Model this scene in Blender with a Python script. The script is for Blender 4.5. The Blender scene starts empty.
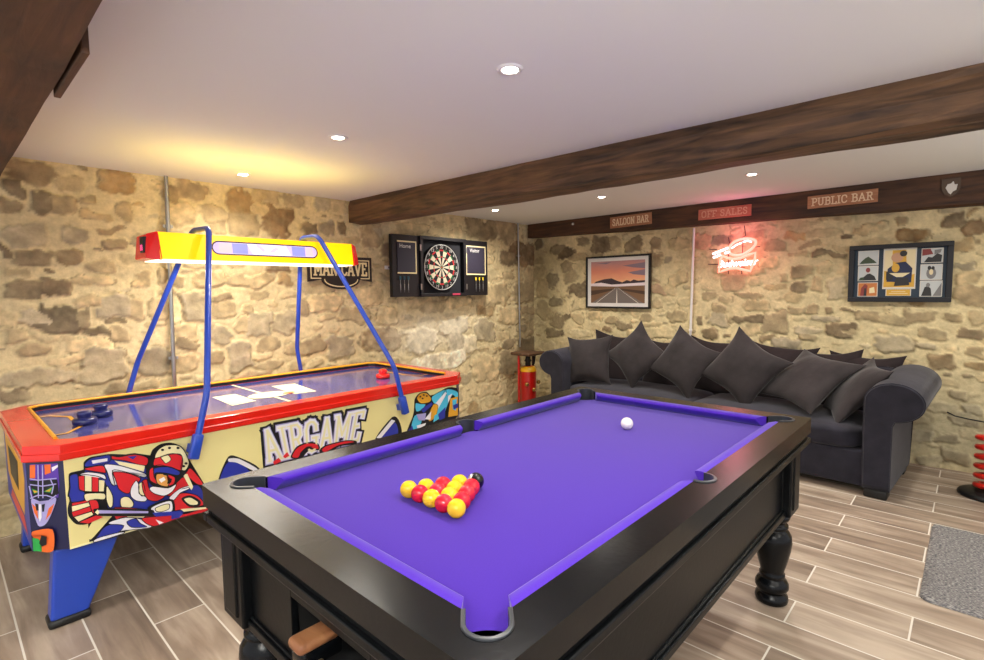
import bpy, bmesh, math, random
import numpy as np
from mathutils import Vector, Matrix
random.seed(4); RNG = np.random.default_rng(7)
SC = bpy.context.scene
COL = SC.collection
PI = math.pi

# ---------------------------------------------------------------- camera
F_PX = 520.24; HEAD = 0.748376; PITCH = 0.0762175; ROLL = -0.0118073; EYE = 1.43
FW = Vector((math.cos(HEAD)*math.cos(PITCH), math.sin(HEAD)*math.cos(PITCH), -math.sin(PITCH)))
R0 = Vector((math.sin(HEAD), -math.cos(HEAD), 0)); U0 = R0.cross(FW)
RT = R0*math.cos(ROLL) + U0*math.sin(ROLL); UP = -R0*math.sin(ROLL) + U0*math.cos(ROLL)
CAMP = Vector((0, 0, EYE))
cd = bpy.data.cameras.new('camera'); cam = bpy.data.objects.new('camera', cd); COL.objects.link(cam)
cd.sensor_fit = 'HORIZONTAL'; cd.sensor_width = 36; cd.lens = F_PX/984*36; cd.clip_start = 0.02
m3 = Matrix((RT, UP, -FW)).transposed()
cam.matrix_world = Matrix.Translation(CAMP) @ m3.to_4x4()
SC.camera = cam

# measuring helper: where the sight line of a measured point of the photo meets a real surface of the room
def ray(x, y): return FW + RT*((x-492)/F_PX) - UP*((y-330)/F_PX)
def hit(x, y, p, n):
    v = ray(x, y); n = Vector(n); p = Vector(p)
    return CAMP + v*((p-CAMP).dot(n)/v.dot(n))
def at_x(x, y, X): return hit(x, y, (X, 0, 0), (1, 0, 0))
def at_y(x, y, Y): return hit(x, y, (0, Y, 0), (0, 1, 0))
def at_z(x, y, Z): return hit(x, y, (0, 0, Z), (0, 0, 1))
SK = 0.0
WD = Vector((SK, 1, 0)).normalized()          # along the sofa wall
WN = Vector((-1, SK, 0)).normalized()         # out of the sofa wall, into the room
XW, YW, ZC = 5.30, 4.18, 2.245
def at_w(x, y, off=0): return hit(x, y, Vector((XW, 0, 0)) + WN*off, WN)

# ---------------------------------------------------------------- materials
def lin(c):
    if isinstance(c, str):
        c = c.lstrip('#'); c = [int(c[i:i+2], 16)/255 for i in (0, 2, 4)]
    return [x/12.92 if x <= .04045 else ((x+.055)/1.055)**2.4 for x in c]
MATS = {}
def mat(name, col, rough=.5, metal=0, emit=0, ecol=None, spec=.5, coat=0, noise=0, nscale=30, bump=0, bscale=80, sheen=0, alpha=1, trans=0):
    if name in MATS: return MATS[name]
    m = bpy.data.materials.new(name); m.use_nodes = True; MATS[name] = m
    nt = m.node_tree; b = nt.nodes['Principled BSDF']
    c = lin(col) + [1]
    b.inputs['Base Color'].default_value = c
    b.inputs['Roughness'].default_value = rough; b.inputs['Metallic'].default_value = metal
    b.inputs['Specular IOR Level'].default_value = spec
    b.inputs['Coat Weight'].default_value = coat; b.inputs['Coat Roughness'].default_value = .08
    if sheen: b.inputs['Sheen Weight'].default_value = sheen; b.inputs['Sheen Roughness'].default_value = .4
    if trans: b.inputs['Transmission Weight'].default_value = trans
    if emit:
        b.inputs['Emission Color'].default_value = lin(ecol or col) + [1]; b.inputs['Emission Strength'].default_value = emit
    tc = None
    if noise or bump:
        tc = nt.nodes.new('ShaderNodeTexCoord')
    if noise:
        n = nt.nodes.new('ShaderNodeTexNoise'); n.inputs['Scale'].default_value = nscale; n.inputs['Detail'].default_value = 5
        nt.links.new(tc.outputs['Object'], n.inputs['Vector'])
        r = nt.nodes.new('ShaderNodeMapRange'); r.inputs['To Min'].default_value = 1-noise; r.inputs['To Max'].default_value = 1+noise
        r.inputs['From Min'].default_value = .25; r.inputs['From Max'].default_value = .75
        nt.links.new(n.outputs['Fac'], r.inputs['Value'])
        mx = nt.nodes.new('ShaderNodeVectorMath'); mx.operation = 'SCALE'
        mx.inputs[0].default_value = c[:3]; nt.links.new(r.outputs['Result'], mx.inputs['Scale'])
        nt.links.new(mx.outputs['Vector'], b.inputs['Base Color'])
    if bump:
        n = nt.nodes.new('ShaderNodeTexNoise'); n.inputs['Scale'].default_value = bscale; n.inputs['Detail'].default_value = 4
        nt.links.new(tc.outputs['Object'], n.inputs['Vector'])
        bp = nt.nodes.new('ShaderNodeBump'); bp.inputs['Strength'].default_value = bump; bp.inputs['Distance'].default_value = .01
        nt.links.new(n.outputs['Fac'], bp.inputs['Height']); nt.links.new(bp.outputs['Normal'], b.inputs['Normal'])
    return m

def wood_mat(name, c1, c2, rough=.6, stretch=(12, 1.2, 12), scale=2.5, bump=.5):
    m = bpy.data.materials.new(name); m.use_nodes = True; nt = m.node_tree; b = nt.nodes['Principled BSDF']
    tc = nt.nodes.new('ShaderNodeTexCoord'); mp = nt.nodes.new('ShaderNodeMapping'); mp.inputs['Scale'].default_value = stretch
    nt.links.new(tc.outputs['Object'], mp.inputs['Vector'])
    n = nt.nodes.new('ShaderNodeTexNoise'); n.inputs['Scale'].default_value = scale; n.inputs['Detail'].default_value = 8; n.inputs['Distortion'].default_value = .6
    n2 = nt.nodes.new('ShaderNodeTexNoise'); n2.inputs['Scale'].default_value = 2.2; n2.inputs['Detail'].default_value = 4
    nt.links.new(mp.outputs['Vector'], n.inputs['Vector']); nt.links.new(tc.outputs['Object'], n2.inputs['Vector'])
    ad = nt.nodes.new('ShaderNodeMath'); ad.operation = 'MULTIPLY_ADD'; ad.inputs[1].default_value = .6
    nt.links.new(n.outputs['Fac'], ad.inputs[0])
    m2 = nt.nodes.new('ShaderNodeMath'); m2.operation = 'MULTIPLY'; m2.inputs[1].default_value = .4
    nt.links.new(n2.outputs['Fac'], m2.inputs[0]); nt.links.new(m2.outputs[0], ad.inputs[2])
    r = nt.nodes.new('ShaderNodeValToRGB'); r.color_ramp.elements[0].position = .36; r.color_ramp.elements[1].position = .64
    r.color_ramp.elements[0].color = lin(c1)+[1]; r.color_ramp.elements[1].color = lin(c2)+[1]
    nt.links.new(ad.outputs[0], r.inputs['Fac']); nt.links.new(r.outputs['Color'], b.inputs['Base Color'])
    b.inputs['Roughness'].default_value = rough
    bp = nt.nodes.new('ShaderNodeBump'); bp.inputs['Strength'].default_value = bump; bp.inputs['Distance'].default_value = .015
    nt.links.new(ad.outputs[0], bp.inputs['Height']); nt.links.new(bp.outputs['Normal'], b.inputs['Normal'])
    MATS[name] = m; return m

# ---------------------------------------------------------------- mesh builder
class MB:
    def __init__(s): s.v = []; s.f = []; s.mi = []; s.sm = []; s.rk = 0
    def add(s, vs, fs, mi=0, smooth=False):
        o = len(s.v); s.v += [tuple(v) for v in vs]
        for f in fs: s.f.append(tuple(i+o for i in f)); s.mi.append(mi); s.sm.append(smooth)
        return s
    def box(s, a, b, mi=0, M=None):
        (x0, y0, z0), (x1, y1, z1) = a, b
        vs = [Vector(p) for p in ((x0,y0,z0),(x1,y0,z0),(x1,y1,z0),(x0,y1,z0),(x0,y0,z1),(x1,y0,z1),(x1,y1,z1),(x0,y1,z1))]
        if M: vs = [M @ v for v in vs]
        return s.add(vs, [(3,2,1,0),(4,5,6,7),(0,1,5,4),(1,2,6,5),(2,3,7,6),(3,0,4,7)], mi)
    def bbox(s, a, b, r=.01, mi=0, M=None, seg=2):      # box with rounded edges
        bm = bmesh.new(); bmesh.ops.create_cube(bm, size=1)
        for v in bm.verts:
            v.co = Vector([(a[i]+b[i])/2 + v.co[i]*(b[i]-a[i]) for i in range(3)])
        bmesh.ops.bevel(bm, geom=bm.edges[:], offset=r, segments=seg, affect='EDGES', profile=.5)
        return s.frombm(bm, mi, M, True)
    def frombm(s, bm, mi=0, M=None, smooth=False):
        bm.verts.index_update()
        vs = [(M @ v.co) if M else v.co.copy() for v in bm.verts]
        s.add(vs, [[v.index for v in f.verts] for f in bm.faces], mi, smooth); bm.free(); return s
    def prism(s, pts, d, mi=0, caps=True, smooth=False):  # 3-D polygon pushed along the vector d
        d = Vector(d); pts = [Vector(p) for p in pts]; n = len(pts)
        vs = pts + [p+d for p in pts]
        fs = [(i, (i+1) % n, n+(i+1) % n, n+i) for i in range(n)]
        s.add(vs, fs, mi, smooth)
        if caps: s.add(vs[:n], [tuple(range(n))[::-1]], mi); s.add(vs[n:], [tuple(range(n))], mi)
        return s
    def poly(s, pts, mi=0): return s.add(pts, [tuple(range(len(pts)))], mi)
    def tube(s, path, r, n=12, mi=0, closed=False, caps=True):
        P = [Vector(p) for p in path]; N = len(P); rings = []; ref = None
        rr = r if hasattr(r, '__len__') else [r]*N
        for i, p in enumerate(P):
            if closed: t = (P[(i+1) % N]-P[i-1])
            else: t = P[min(i+1, N-1)]-P[max(i-1, 0)]
            t.normalize()
            if ref is None: ref = Vector((0, 0, 1)) if abs(t.z) < .9 else Vector((1, 0, 0))
            a = (ref - t*ref.dot(t)).normalized(); ref = a; b = t.cross(a)
            rings.append([p + (a*math.cos(2*PI*k/n) + b*math.sin(2*PI*k/n))*rr[i] for k in range(n)])
        vs = [v for q in rings for v in q]; fs = []
        for i in range(N if closed else N-1):
            j = (i+1) % N
            for k in range(n): fs.append((i*n+k, i*n+(k+1) % n, j*n+(k+1) % n, j*n+k))
        s.add(vs, fs, mi, True)
        if caps and not closed:
            s.add(rings[0], [tuple(range(n))[::-1]], mi); s.add(rings[-1], [tuple(range(n))], mi)
        return s
    def lathe(s, prof, c, n=32, mi=0, smooth=True, axis=None):
        c = Vector(c); vs = []; fs = []
        M = axis or Matrix.Identity(3)
        for r, z in prof:
            for k in range(n): vs.append(c + M @ Vector((r*math.cos(2*PI*k/n), r*math.sin(2*PI*k/n), z)))
        for i in range(len(prof)-1):
            for k in range(n): fs.append((i*n+k, i*n+(k+1) % n, (i+1)*n+(k+1) % n, (i+1)*n+k))
        s.add(vs, fs, mi, smooth)
        if prof[0][0] > 1e-4: s.add(vs[:n], [tuple(range(n))[::-1]], mi)
        if prof[-1][0] > 1e-4: s.add(vs[-n:], [tuple(range(n))], mi)
        return s
    def ribbon(s, pts, w, up, mi=0):       # flat stroke in the plane with normal up
        up = Vector(up); pts = [Vector(p) for p in pts]
        for a, b in zip(pts, pts[1:]):
            t = (b-a); L = t.length
            if L < 1e-6: continue
            t /= L; q = up.cross(t)*(w/2); e = t*(w*.35); s.rk += 1; o = up*(s.rk*2.5e-5)
            s.add([a-e-q+o, b+e-q+o, b+e+q+o, a-e+q+o], [(0, 1, 2, 3)], mi)
        return s
    def build(s, name, mats, parent=None, bevel=0, seg=2, smooth=None, origin=None, sub=0):
        me = bpy.data.meshes.new(name); me.from_pydata(s.v, [], s.f)
        if not isinstance(mats, (list, tuple)): mats = [mats]
        for m in mats: me.materials.append(m)
        me.polygons.foreach_set('material_index', s.mi)
        me.polygons.foreach_set('use_smooth', s.sm if smooth is None else [smooth]*len(s.f))
        me.validate(); me.update()
        o = bpy.data.objects.new(name, me); COL.objects.link(o)
        if origin is not None:
            me.transform(Matrix.Translation(-Vector(origin))); o.location = origin
        if parent is not None:
            o.parent = parent
            o.matrix_parent_inverse = Matrix.Identity(4)
            off = Vector((0, 0, 0)); p = parent
            pm = wm(parent)
            o.matrix_basis = pm.inverted() @ Matrix.Translation(Vector(origin) if origin is not None else (0, 0, 0))
        if bevel:
            md = o.modifiers.new('bevel', 'BEVEL'); md.width = bevel; md.segments = seg; md.limit_method = 'ANGLE'; md.angle_limit = .6; md.harden_normals = False
        if sub:
            md = o.modifiers.new('sub', 'SUBSURF'); md.levels = sub; md.render_levels = sub
        return o
def wm(o):
    m = o.matrix_basis.copy()
    while o.parent: o = o.parent; m = o.matrix_basis @ m
    return m
def tag(o, label=None, cat=None, group=None, kind=None):
    if label: o['label'] = label
    if cat: o['category'] = cat
    if group: o['group'] = group
    if kind: o['kind'] = kind
    return o
def thing(name, label, cat, loc=(0, 0, 0), group=None, rotz=0):
    o = bpy.data.objects.new(name, None); COL.objects.link(o); o.location = loc; o.rotation_euler = (0, 0, rotz)
    o.matrix_basis = Matrix.Translation(loc) @ Matrix.Rotation(rotz, 4, 'Z'); o.empty_display_size = .1
    return tag(o, label, cat, group)
def copy_tree(o, parent=None):
    c = o.copy(); COL.objects.link(c); c.parent = parent
    if parent is not None: c.matrix_parent_inverse = Matrix.Identity(4)
    for ch in list(o.children): copy_tree(ch, c)
    return c

def text_polys(txt, size=1.0):
    cu = bpy.data.curves.new('t', 'FONT'); cu.body = txt; cu.size = size; cu.resolution_u = 3; cu.align_x = 'CENTER'; cu.align_y = 'CENTER'
    ob = bpy.data.objects.new('t', cu); COL.objects.link(ob)
    dg = bpy.context.evaluated_depsgraph_get(); ev = ob.evaluated_get(dg); me = ev.to_mesh()
    vs = [v.co.copy() for v in me.vertices]; fs = [tuple(p.vertices) for p in me.polygons]
    ev.to_mesh_clear(); bpy.data.objects.remove(ob); bpy.data.curves.remove(cu)
    return vs, fs
def put_text(mb, txt, size, M, mi=0):
    vs, fs = text_polys(txt, size); mb.add([M @ v for v in vs], fs, mi)
# slab serif letters drawn as strokes; unit height
GL = {
 'A': (.9, [[(.1,0),(.44,1),(.78,0)],[(.2,.33),(.68,.33)]], [(0,0,.22),(.62,0,.92)]),
 'B': (.8, [[(.2,0),(.2,1),(.5,1),(.66,.9),(.66,.66),(.5,.54),(.2,.54)],[(.5,.54),(.7,.42),(.7,.13),(.52,0),(.2,0)]], [(.02,0,.2),(.02,1,.2)]),
 'C': (.8, [[(.7,.68),(.7,.84),(.56,.98),(.4,1),(.22,.94),(.12,.74),(.12,.26),(.22,.06),(.4,0),(.58,.03),(.72,.2)]], []),
 'E': (.78, [[(.68,.8),(.68,1),(.2,1),(.2,0),(.7,0),(.7,.22)],[(.2,.52),(.5,.52)]], [(.02,0,.2),(.02,1,.2)]),
 'F': (.74, [[(.68,.78),(.68,1),(.2,1),(.2,0)],[(.2,.5),(.5,.5)]], [(.02,0,.38),(.02,1,.2)]),
 'G': (.86, [[(.7,.7),(.68,.86),(.56,.98),(.4,1),(.22,.94),(.12,.74),(.12,.26),(.22,.06),(.4,0),(.6,.04),(.7,.14),(.7,.44),(.48,.44)]], [(.48,.44,.84)]),
 'I': (.44, [[(.22,0),(.22,1)]], [(.04,0,.4),(.04,1,.4)]),
 'L': (.72, [[(.2,1),(.2,0),(.66,0),(.66,.26)]], [(.02,0,.2),(.02,1,.38)]),
 'M': (1.06, [[(.18,0),(.18,1),(.53,.3),(.88,1),(.88,0)]], [(.02,0,.34),(.72,0,1.04),(.02,1,.2),(.86,1,1.04)]),
 'N': (.9, [[(.18,0),(.18,1),(.72,0),(.72,1)]], [(.02,0,.34),(.56,1,.88),(.02,1,.2)]),
 'O': (.86, [[(.43,1),(.22,.94),(.12,.74),(.12,.26),(.22,.06),(.43,0),(.64,.06),(.74,.26),(.74,.74),(.64,.94),(.43,1)]], []),
 'P': (.76, [[(.2,0),(.2,1),(.52,1),(.68,.88),(.68,.6),(.52,.48),(.2,.48)]], [(.02,0,.38),(.02,1,.2)]),
 'R': (.84, [[(.2,0),(.2,1),(.52,1),(.66,.88),(.66,.64),(.52,.52),(.2,.52)],[(.46,.52),(.72,0)]], [(.02,0,.38),(.02,1,.2),(.62,0,.86)]),
 'S': (.76, [[(.62,.74),(.62,.88),(.5,.99),(.34,1),(.18,.92),(.14,.74),(.24,.58),(.54,.44),(.64,.28),(.6,.1),(.44,0),(.26,.01),(.12,.12),(.12,.28)]], []),
 'U': (.88, [[(.18,1),(.18,.24),(.3,.03),(.56,.03),(.7,.24),(.7,1)]], [(.02,1,.34),(.56,1,.86)]),
 'V': (.88, [[(.12,1),(.44,0),(.76,1)]], [(0,1,.26),(.62,1,.88)]),
 ' ': (.4, [], []),
}
def serif_text(mb, txt, fn, n, w=.16, mi=0, gap=.06, sw=None):
    """letters laid in the unit square, fn maps (u,v) to the surface, n its normal"""
    tot = sum(GL[c][0]+gap for c in txt)-gap; x = 0
    hw = (fn(0, 1)-fn(0, 0)).length
    for c in txt:
        wd, pl, se = GL[c]
        for p in pl: mb.ribbon([fn((x+a)/tot, b) for a, b in p], w*hw, n, mi)
        for a, y, b in se: mb.ribbon([fn((x+a)/tot, y), fn((x+b)/tot, y)], (sw or w*.8)*hw, n, mi)
        x += wd+gap

# shared materials
M_white = mat('white_plastic', '#e8e6e2', .4)
M_black = mat('black_paint', '#0b0b0c', .5)
M_blackgloss = mat('black_lacquered_wood', '#080a0d', .25, spec=.25, noise=.15, nscale=8, bump=.04, bscale=60)
M_satin = mat('black_satin_wood', '#0a0c0e', .33, spec=.16, noise=.15, nscale=8, bump=.04, bscale=60)
M_pocket = mat('pocket_black', '#030303', .8)
M_liner = mat('pocket_liner_plastic', '#33363b', .35)
M_steel = mat('galvanised_steel', '#a9a9a6', .35, metal=.9)
M_beam = wood_mat('old_oak', '#2e2015', '#775739', .65)
M_beamd = wood_mat('dark_and_shaded_oak', '#2a190f', '#5c3b22', .65)  # darker oak; on the top left beam it paints in the underside's shade

# ---------------------------------------------------------------- room shell
# --- stone walls: every stone shaped into the relief of the wall
TONE = {'d': (112, 96, 74), 'm': (152, 132, 100), 'g': (158, 145, 120), 'o': (154, 124, 84), 'l': (186, 164, 124), 'k': (98, 86, 68),
        'b': (126, 102, 74), 'w': (218, 206, 180), 'r': (164, 128, 102)}
CROPS_DART = [
 (0,160,5.077,"150 65 230 110 m;600 110 170 120 o;80 145 90 60 d;40 230 120 80 m;215 220 120 150 d;310 225 140 110 m;455 195 80 45 m;640 270 80 100 m;140 385 190 90 g;405 380 120 80 g;180 500 230 90 d;370 490 110 90 b;560 355 110 30 b;600 435 100 60 m;500 458 40 15 d;510 545 110 50 l;10 460 60 60 d;410 45 50 35 d;350 110 120 70 l;260 580 40 20 d;480 610 170 40 l;90 575 100 40 l"),
 (0,280,5.077,"110 50 200 80 d;275 40 130 65 d;300 190 210 130 k;200 190 180 80 g;430 190 80 80 d;440 115 110 50 l;590 130 170 120 g;490 260 150 55 d;595 215 80 30 m;80 285 150 50 l;170 360 170 60 m;520 395 200 80 g;350 390 180 40 l;330 435 100 30 m;200 490 360 80 g;520 470 250 90 g;60 580 90 70 d;130 590 70 50 d;430 10 130 40 l;450 330 230 50 l;620 280 100 70 l;600 550 150 50 m"),
 (130,260,4.717,"20 230 60 100 m;50 90 70 50 l;160 80 60 70 m;235 90 60 60 m;380 90 120 80 l;505 100 90 60 m;610 95 100 60 l;690 40 110 40 b;310 215 110 110 g;435 180 90 25 d;440 230 100 70 l;560 230 60 50 l;120 220 80 80 l;265 335 110 70 l;255 395 90 40 d;430 350 110 90 g;530 300 60 50 l;620 300 120 100 g;735 290 100 90 g;655 390 110 60 l;520 450 110 130 g;790 410 90 70 m;130 480 130 120 g;250 490 130 80 l;400 450 80 60 l;580 540 170 30 r;820 220 50 80 m"),
 (160,165,4.1,"130 105 130 90 m;220 205 120 60 m;330 150 110 110 o;440 125 110 60 m;480 230 110 120 b;340 240 130 80 m;550 145 80 50 m;660 160 60 50 g;690 265 60 60 g;620 265 70 40 m;80 200 100 80 l;880 280 80 60 g;750 270 30 40 m;235 255 60 40 m;40 120 50 60 m;420 190 60 40 l"),
 (300,215,3.785,"275 75 70 80 m;420 55 120 40 l;330 140 60 50 m;690 55 120 70 m;780 60 80 100 m;790 165 70 50 m;850 150 110 80 b;250 310 120 60 l;330 385 70 60 l;310 470 130 80 b;155 500 100 80 g;50 490 80 60 m;500 345 100 50 l;580 420 100 50 w;460 480 110 90 w;700 435 70 70 g;590 475 55 80 g;790 380 80 60 l;850 290 80 70 m;905 360 40 80 m;790 485 40 30 d;880 490 100 50 d;790 560 70 90 d;730 300 120 80 l;100 330 110 70 l;200 380 100 50 m;640 490 60 60 w;520 560 200 60 w;700 580 90 90 l;880 230 60 60 m;450 330 90 40 l;600 330 90 40 l"),
]
CROPS_SOFA = [
 (520,225,5.18,"85 250 80 60 m;120 330 60 90 m;105 105 40 50 d;120 440 60 90 m;190 125 60 50 k;240 150 90 60 d;290 165 100 40 m;420 100 90 70 d;490 95 50 60 m;590 100 80 60 d;170 290 50 80 k;265 270 70 50 m;300 335 90 60 d;195 500 70 60 d;245 470 50 30 d;460 540 50 30 b;480 495 60 30 m;535 525 60 40 d;690 190 70 70 m;760 190 40 40 g;720 340 80 50 r;820 280 80 60 l;830 100 100 60 l;810 470 90 60 l;700 410 70 40 m;190 400 70 50 k;180 560 90 40 k;240 220 60 40 d;330 80 60 40 d;700 100 60 60 m;770 330 60 50 l;650 480 70 30 m;300 480 60 50 l;390 470 60 40 l;590 560 60 30 l"),
 (690,230,5.076,"60 60 90 70 r;160 60 100 50 g;450 85 110 50 l;705 122 130 25 d;790 30 60 20 d;570 210 80 60 m;550 290 80 50 d;640 280 60 60 m;745 300 90 90 g;220 270 110 80 r;290 340 130 30 m;95 340 60 40 m;150 400 80 40 m;340 385 120 50 l;430 475 110 100 d;540 410 90 40 m;620 410 50 50 m;700 405 50 40 m;810 408 80 15 d;690 455 120 25 g;600 515 110 35 g;765 510 150 60 d;615 550 80 25 m;490 580 130 50 g;145 450 80 60 g;55 455 30 30 d;290 455 150 30 d;100 525 70 60 m;185 535 40 20 m;310 500 110 60 l;395 550 60 30 m;850 450 60 30 m;400 170 90 50 l;480 240 40 30 m;680 200 80 50 l;540 30 90 40 o"),
 (834,190,2.276,"155 70 30 18 m;265 65 45 28 d;320 85 60 36 b;175 100 70 25 o;70 290 60 22 m;135 295 55 22 l;130 350 80 35 g;195 290 80 28 m;318 240 70 42 m;225 325 60 20 m;270 290 40 20 l;330 290 30 30 m;315 325 70 20 d;205 355 40 12 g;245 390 65 32 b;262 422 22 9 d;310 425 20 10 d;285 468 50 20 d;255 570 50 18 d;20 320 60 20 m;310 200 50 30 l;250 500 60 20 g;300 525 60 25 g;190 560 60 25 g;280 610 70 25 d;215 620 50 20 g;10 60 70 20 m;90 85 50 20 l;325 370 40 24 l;320 500 40 24 g;60 95 40 18 l"),
]
def smooth_noise(shape, cell, rng):
    h, w = shape; gh, gw = int(h/cell)+3, int(w/cell)+3
    g = rng.random((gh, gw)); y = np.arange(h)/cell; x = np.arange(w)/cell
    iy, ix = y.astype(int), x.astype(int); fy, fx = y-iy, x-ix
    fy = fy*fy*(3-2*fy); fx = fx*fx*(3-2*fx)
    a = g[np.ix_(iy, ix)]*(1-fx)+g[np.ix_(iy, ix+1)]*fx; b = g[np.ix_(iy+1, ix)]*(1-fx)+g[np.ix_(iy+1, ix+1)]*fx
    return a*(1-fy)[:, None]+b*fy[:, None]-.5
def stone_mat():
    m = bpy.data.materials.new('rubble_stone_in_lime_mortar'); m.use_nodes = True; nt = m.node_tree; b = nt.nodes['Principled BSDF']
    at = nt.nodes.new('ShaderNodeVertexColor'); at.layer_name = 'stone'
    tc = nt.nodes.new('ShaderNodeTexCoord')
    n = nt.nodes.new('ShaderNodeTexNoise'); n.inputs['Scale'].default_value = 22; n.inputs['Detail'].default_value = 9; n.inputs['Roughness'].default_value = .65
    nt.links.new(tc.outputs['Object'], n.inputs['Vector'])
    r = nt.nodes.new('ShaderNodeMapRange'); r.inputs['From Min'].default_value = .28; r.inputs['From Max'].default_value = .72; r.inputs['To Min'].default_value = .78; r.inputs['To Max'].default_value = 1.2
    nt.links.new(n.outputs['Fac'], r.inputs['Value'])
    v = nt.nodes.new('ShaderNodeVectorMath'); v.operation = 'SCALE'
    nt.links.new(at.outputs['Color'], v.inputs[0]); nt.links.new(r.outputs['Result'], v.inputs['Scale'])
    nt.links.new(v.outputs['Vector'], b.inputs['Base Color']); b.inputs['Roughness'].default_value = .88; b.inputs['Specular IOR Level'].default_value = .25
    bp = nt.nodes.new('ShaderNodeBump'); bp.inputs['Strength'].default_value = .42; bp.inputs['Distance'].default_value = .011
    nt.links.new(n.outputs['Fac'], bp.inputs['Height']); nt.links.new(bp.outputs['Normal'], b.inputs['Normal'])
    return m
M_stone = stone_mat()
def stone_wall(name, s0, s1, place, stones, seed, patches=()):
    """place(s, z, h) -> world point; stones = (s, z, w, h, tone)"""
    rng = np.random.default_rng(seed)
    st = .0105; S = np.arange(s0, s1+st, st); Z = np.arange(-.005, ZC+.012, st)
    sg, zg = np.meshgrid(S, Z); sh = sg.shape
    # fill the rest with smaller quiet stones, laid roughly in courses
    occ = [(a, b, w, h) for a, b, w, h, t in stones]; fill = []
    for k in range(5200):
        big = k < 1500
        w = rng.uniform(.14, .34) if big else rng.uniform(.05, .17); h = w*rng.uniform(.28, .55)
        a = rng.uniform(s0, s1); b = rng.uniform(0, ZC)
        ok = True
        for (p, q, ww, hh) in occ:
            if abs(p-a) < (w+ww)*.5+.012 and abs(q-b) < (h+hh)*.5+.010: ok = False; break
        if ok:
            occ.append((a, b, w, h)); fill.append((a, b, w, h, rng.choice(list('lllgmlmglo'))))
    wx = smooth_noise(sh, 10, rng)*.055 + smooth_noise(sh, 4, rng)*.024; wz = smooth_noise(sh, 10, rng)*.048 + smooth_noise(sh, 4, rng)*.022
    su, zu = sg+wx, zg+wz
    best = np.full(sh, 9.0); idx = np.full(sh, -1)
    allst = list(stones)+fill
    ang = rng.normal(0, .10, len(allst)); pw = rng.uniform(2.2, 5.0, len(allst))
    for k, (a, b, w, h, t) in enumerate(allst):
        R = max(w, h)*.75+.05
        i0, i1 = np.searchsorted(S, [a-R, a+R]); j0, j1 = np.searchsorted(Z, [b-R, b+R])
        if i1 <= i0 or j1 <= j0: continue
        du = su[j0:j1, i0:i1]-a; dz = zu[j0:j1, i0:i1]-b
        c, s_ = math.cos(ang[k]), math.sin(ang[k]); u = (du*c+dz*s_)/(w*.55); v = (-du*s_+dz*c)/(h*.55)
        d = (np.abs(u)**pw[k]+np.abs(v)**pw[k])**(1/pw[k])
        bb = best[j0:j1, i0:i1]; q = d < bb
        bb[q] = d[q]; idx[j0:j1, i0:i1][q] = k
    n1 = smooth_noise(sh, 6, rng); n2 = smooth_noise(sh, 2.2, rng); n3 = smooth_noise(sh, 22, rng); n4 = smooth_noise(sh, 60, rng)
    mask = np.clip((1.10-best+n2*.30+n1*.16)/.22, 0, 1); mask = mask*mask*(3-2*mask)
    cols = np.array([TONE[t] for *_, t in allst], float); cols *= (1+rng.normal(0, .07, (len(allst), 1)))
    strength = np.array([rng.uniform(.55, .92) if k < len(stones) else rng.uniform(.2, .7) for k in range(len(allst))])
    rise = np.array([rng.uniform(.006, .016) if k < len(stones) else rng.uniform(.002, .010) for k in range(len(allst))])
    tilt = rng.normal(0, .03, (len(allst), 2))
    mort = np.array([218, 200, 155.])*(1+n3[..., None]*.10+n1[..., None]*.06+n4[..., None]*.08)
    ii = np.clip(idx, 0, None)
    sc_ = cols[ii]*(1+n1[..., None]*.38+n2[..., None]*.22)
    mk = mask*np.clip(strength[ii]*(1+n3*.5+n2*.45), 0, 1)*np.where(idx >= 0, 1, 0)
    rgb = mort*(1-mk[..., None])+sc_*mk[..., None]
    edge_shade = np.exp(-((best-1.10-n2*.2)/.07)**2)*np.clip((n1+n4*.4-.02)*4, 0, 1)*.5*(idx >= 0)  # thin shadow along parts of the stone edges, put into the wall colour
    rgb = rgb*(1-edge_shade[..., None])+np.array([96, 80, 58.])*edge_shade[..., None]
    for fnp in patches: rgb = fnp(sg, zg, rgb, n1, n3)
    gap = np.exp(-((best-1.12)/.09)**2)*.005          # small raked joint around each stone
    H = mask*rise[ii]*(idx >= 0) + n1*.006*mask + n2*.003 + n3*.012 + mask*(tilt[ii, 0]*(sg-np.array([a for a, *_ in allst])[ii])+tilt[ii, 1]*(zg-np.array([b for _, b, *_ in allst])[ii]))*.5 - gap
    H = np.clip(H, -.014, .022)
    h, w = sh
    P = place(sg.ravel(), zg.ravel(), H.ravel())
    me = bpy.data.meshes.new(name); nv = h*w
    q = (np.arange(h-1)[:, None]*w+np.arange(w-1)[None, :]).ravel()
    faces = np.stack([q, q+1, q+w+1, q+w], 1)
    me.vertices.add(nv); me.vertices.foreach_set('co', P.ravel())
    me.loops.add(faces.size); me.loops.foreach_set('vertex_index', faces.ravel().astype(np.int32))
    me.polygons.add(len(faces)); me.polygons.foreach_set('loop_start', np.arange(0, faces.size, 4, dtype=np.int32))
    me.polygons.foreach_set('use_smooth', np.ones(len(faces), bool))
    ca = me.color_attributes.new('stone', 'FLOAT_COLOR', 'POINT')
    c = np.clip(rgb/255, 0.01, .95); c = np.where(c <= .04045, c/12.92, ((c+.055)/1.055)**2.4)
    rgba = np.concatenate([c.reshape(-1, 3), np.ones((nv, 1))], 1)
    ca.data.foreach_set('color', rgba.ravel().astype(np.float32))
    me.update(calc_edges=True); me.validate()
    me.materials.append(M_stone)
    o = bpy.data.objects.new(name, me); COL.objects.link(o); tag(o, kind='structure')
    return o
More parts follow.
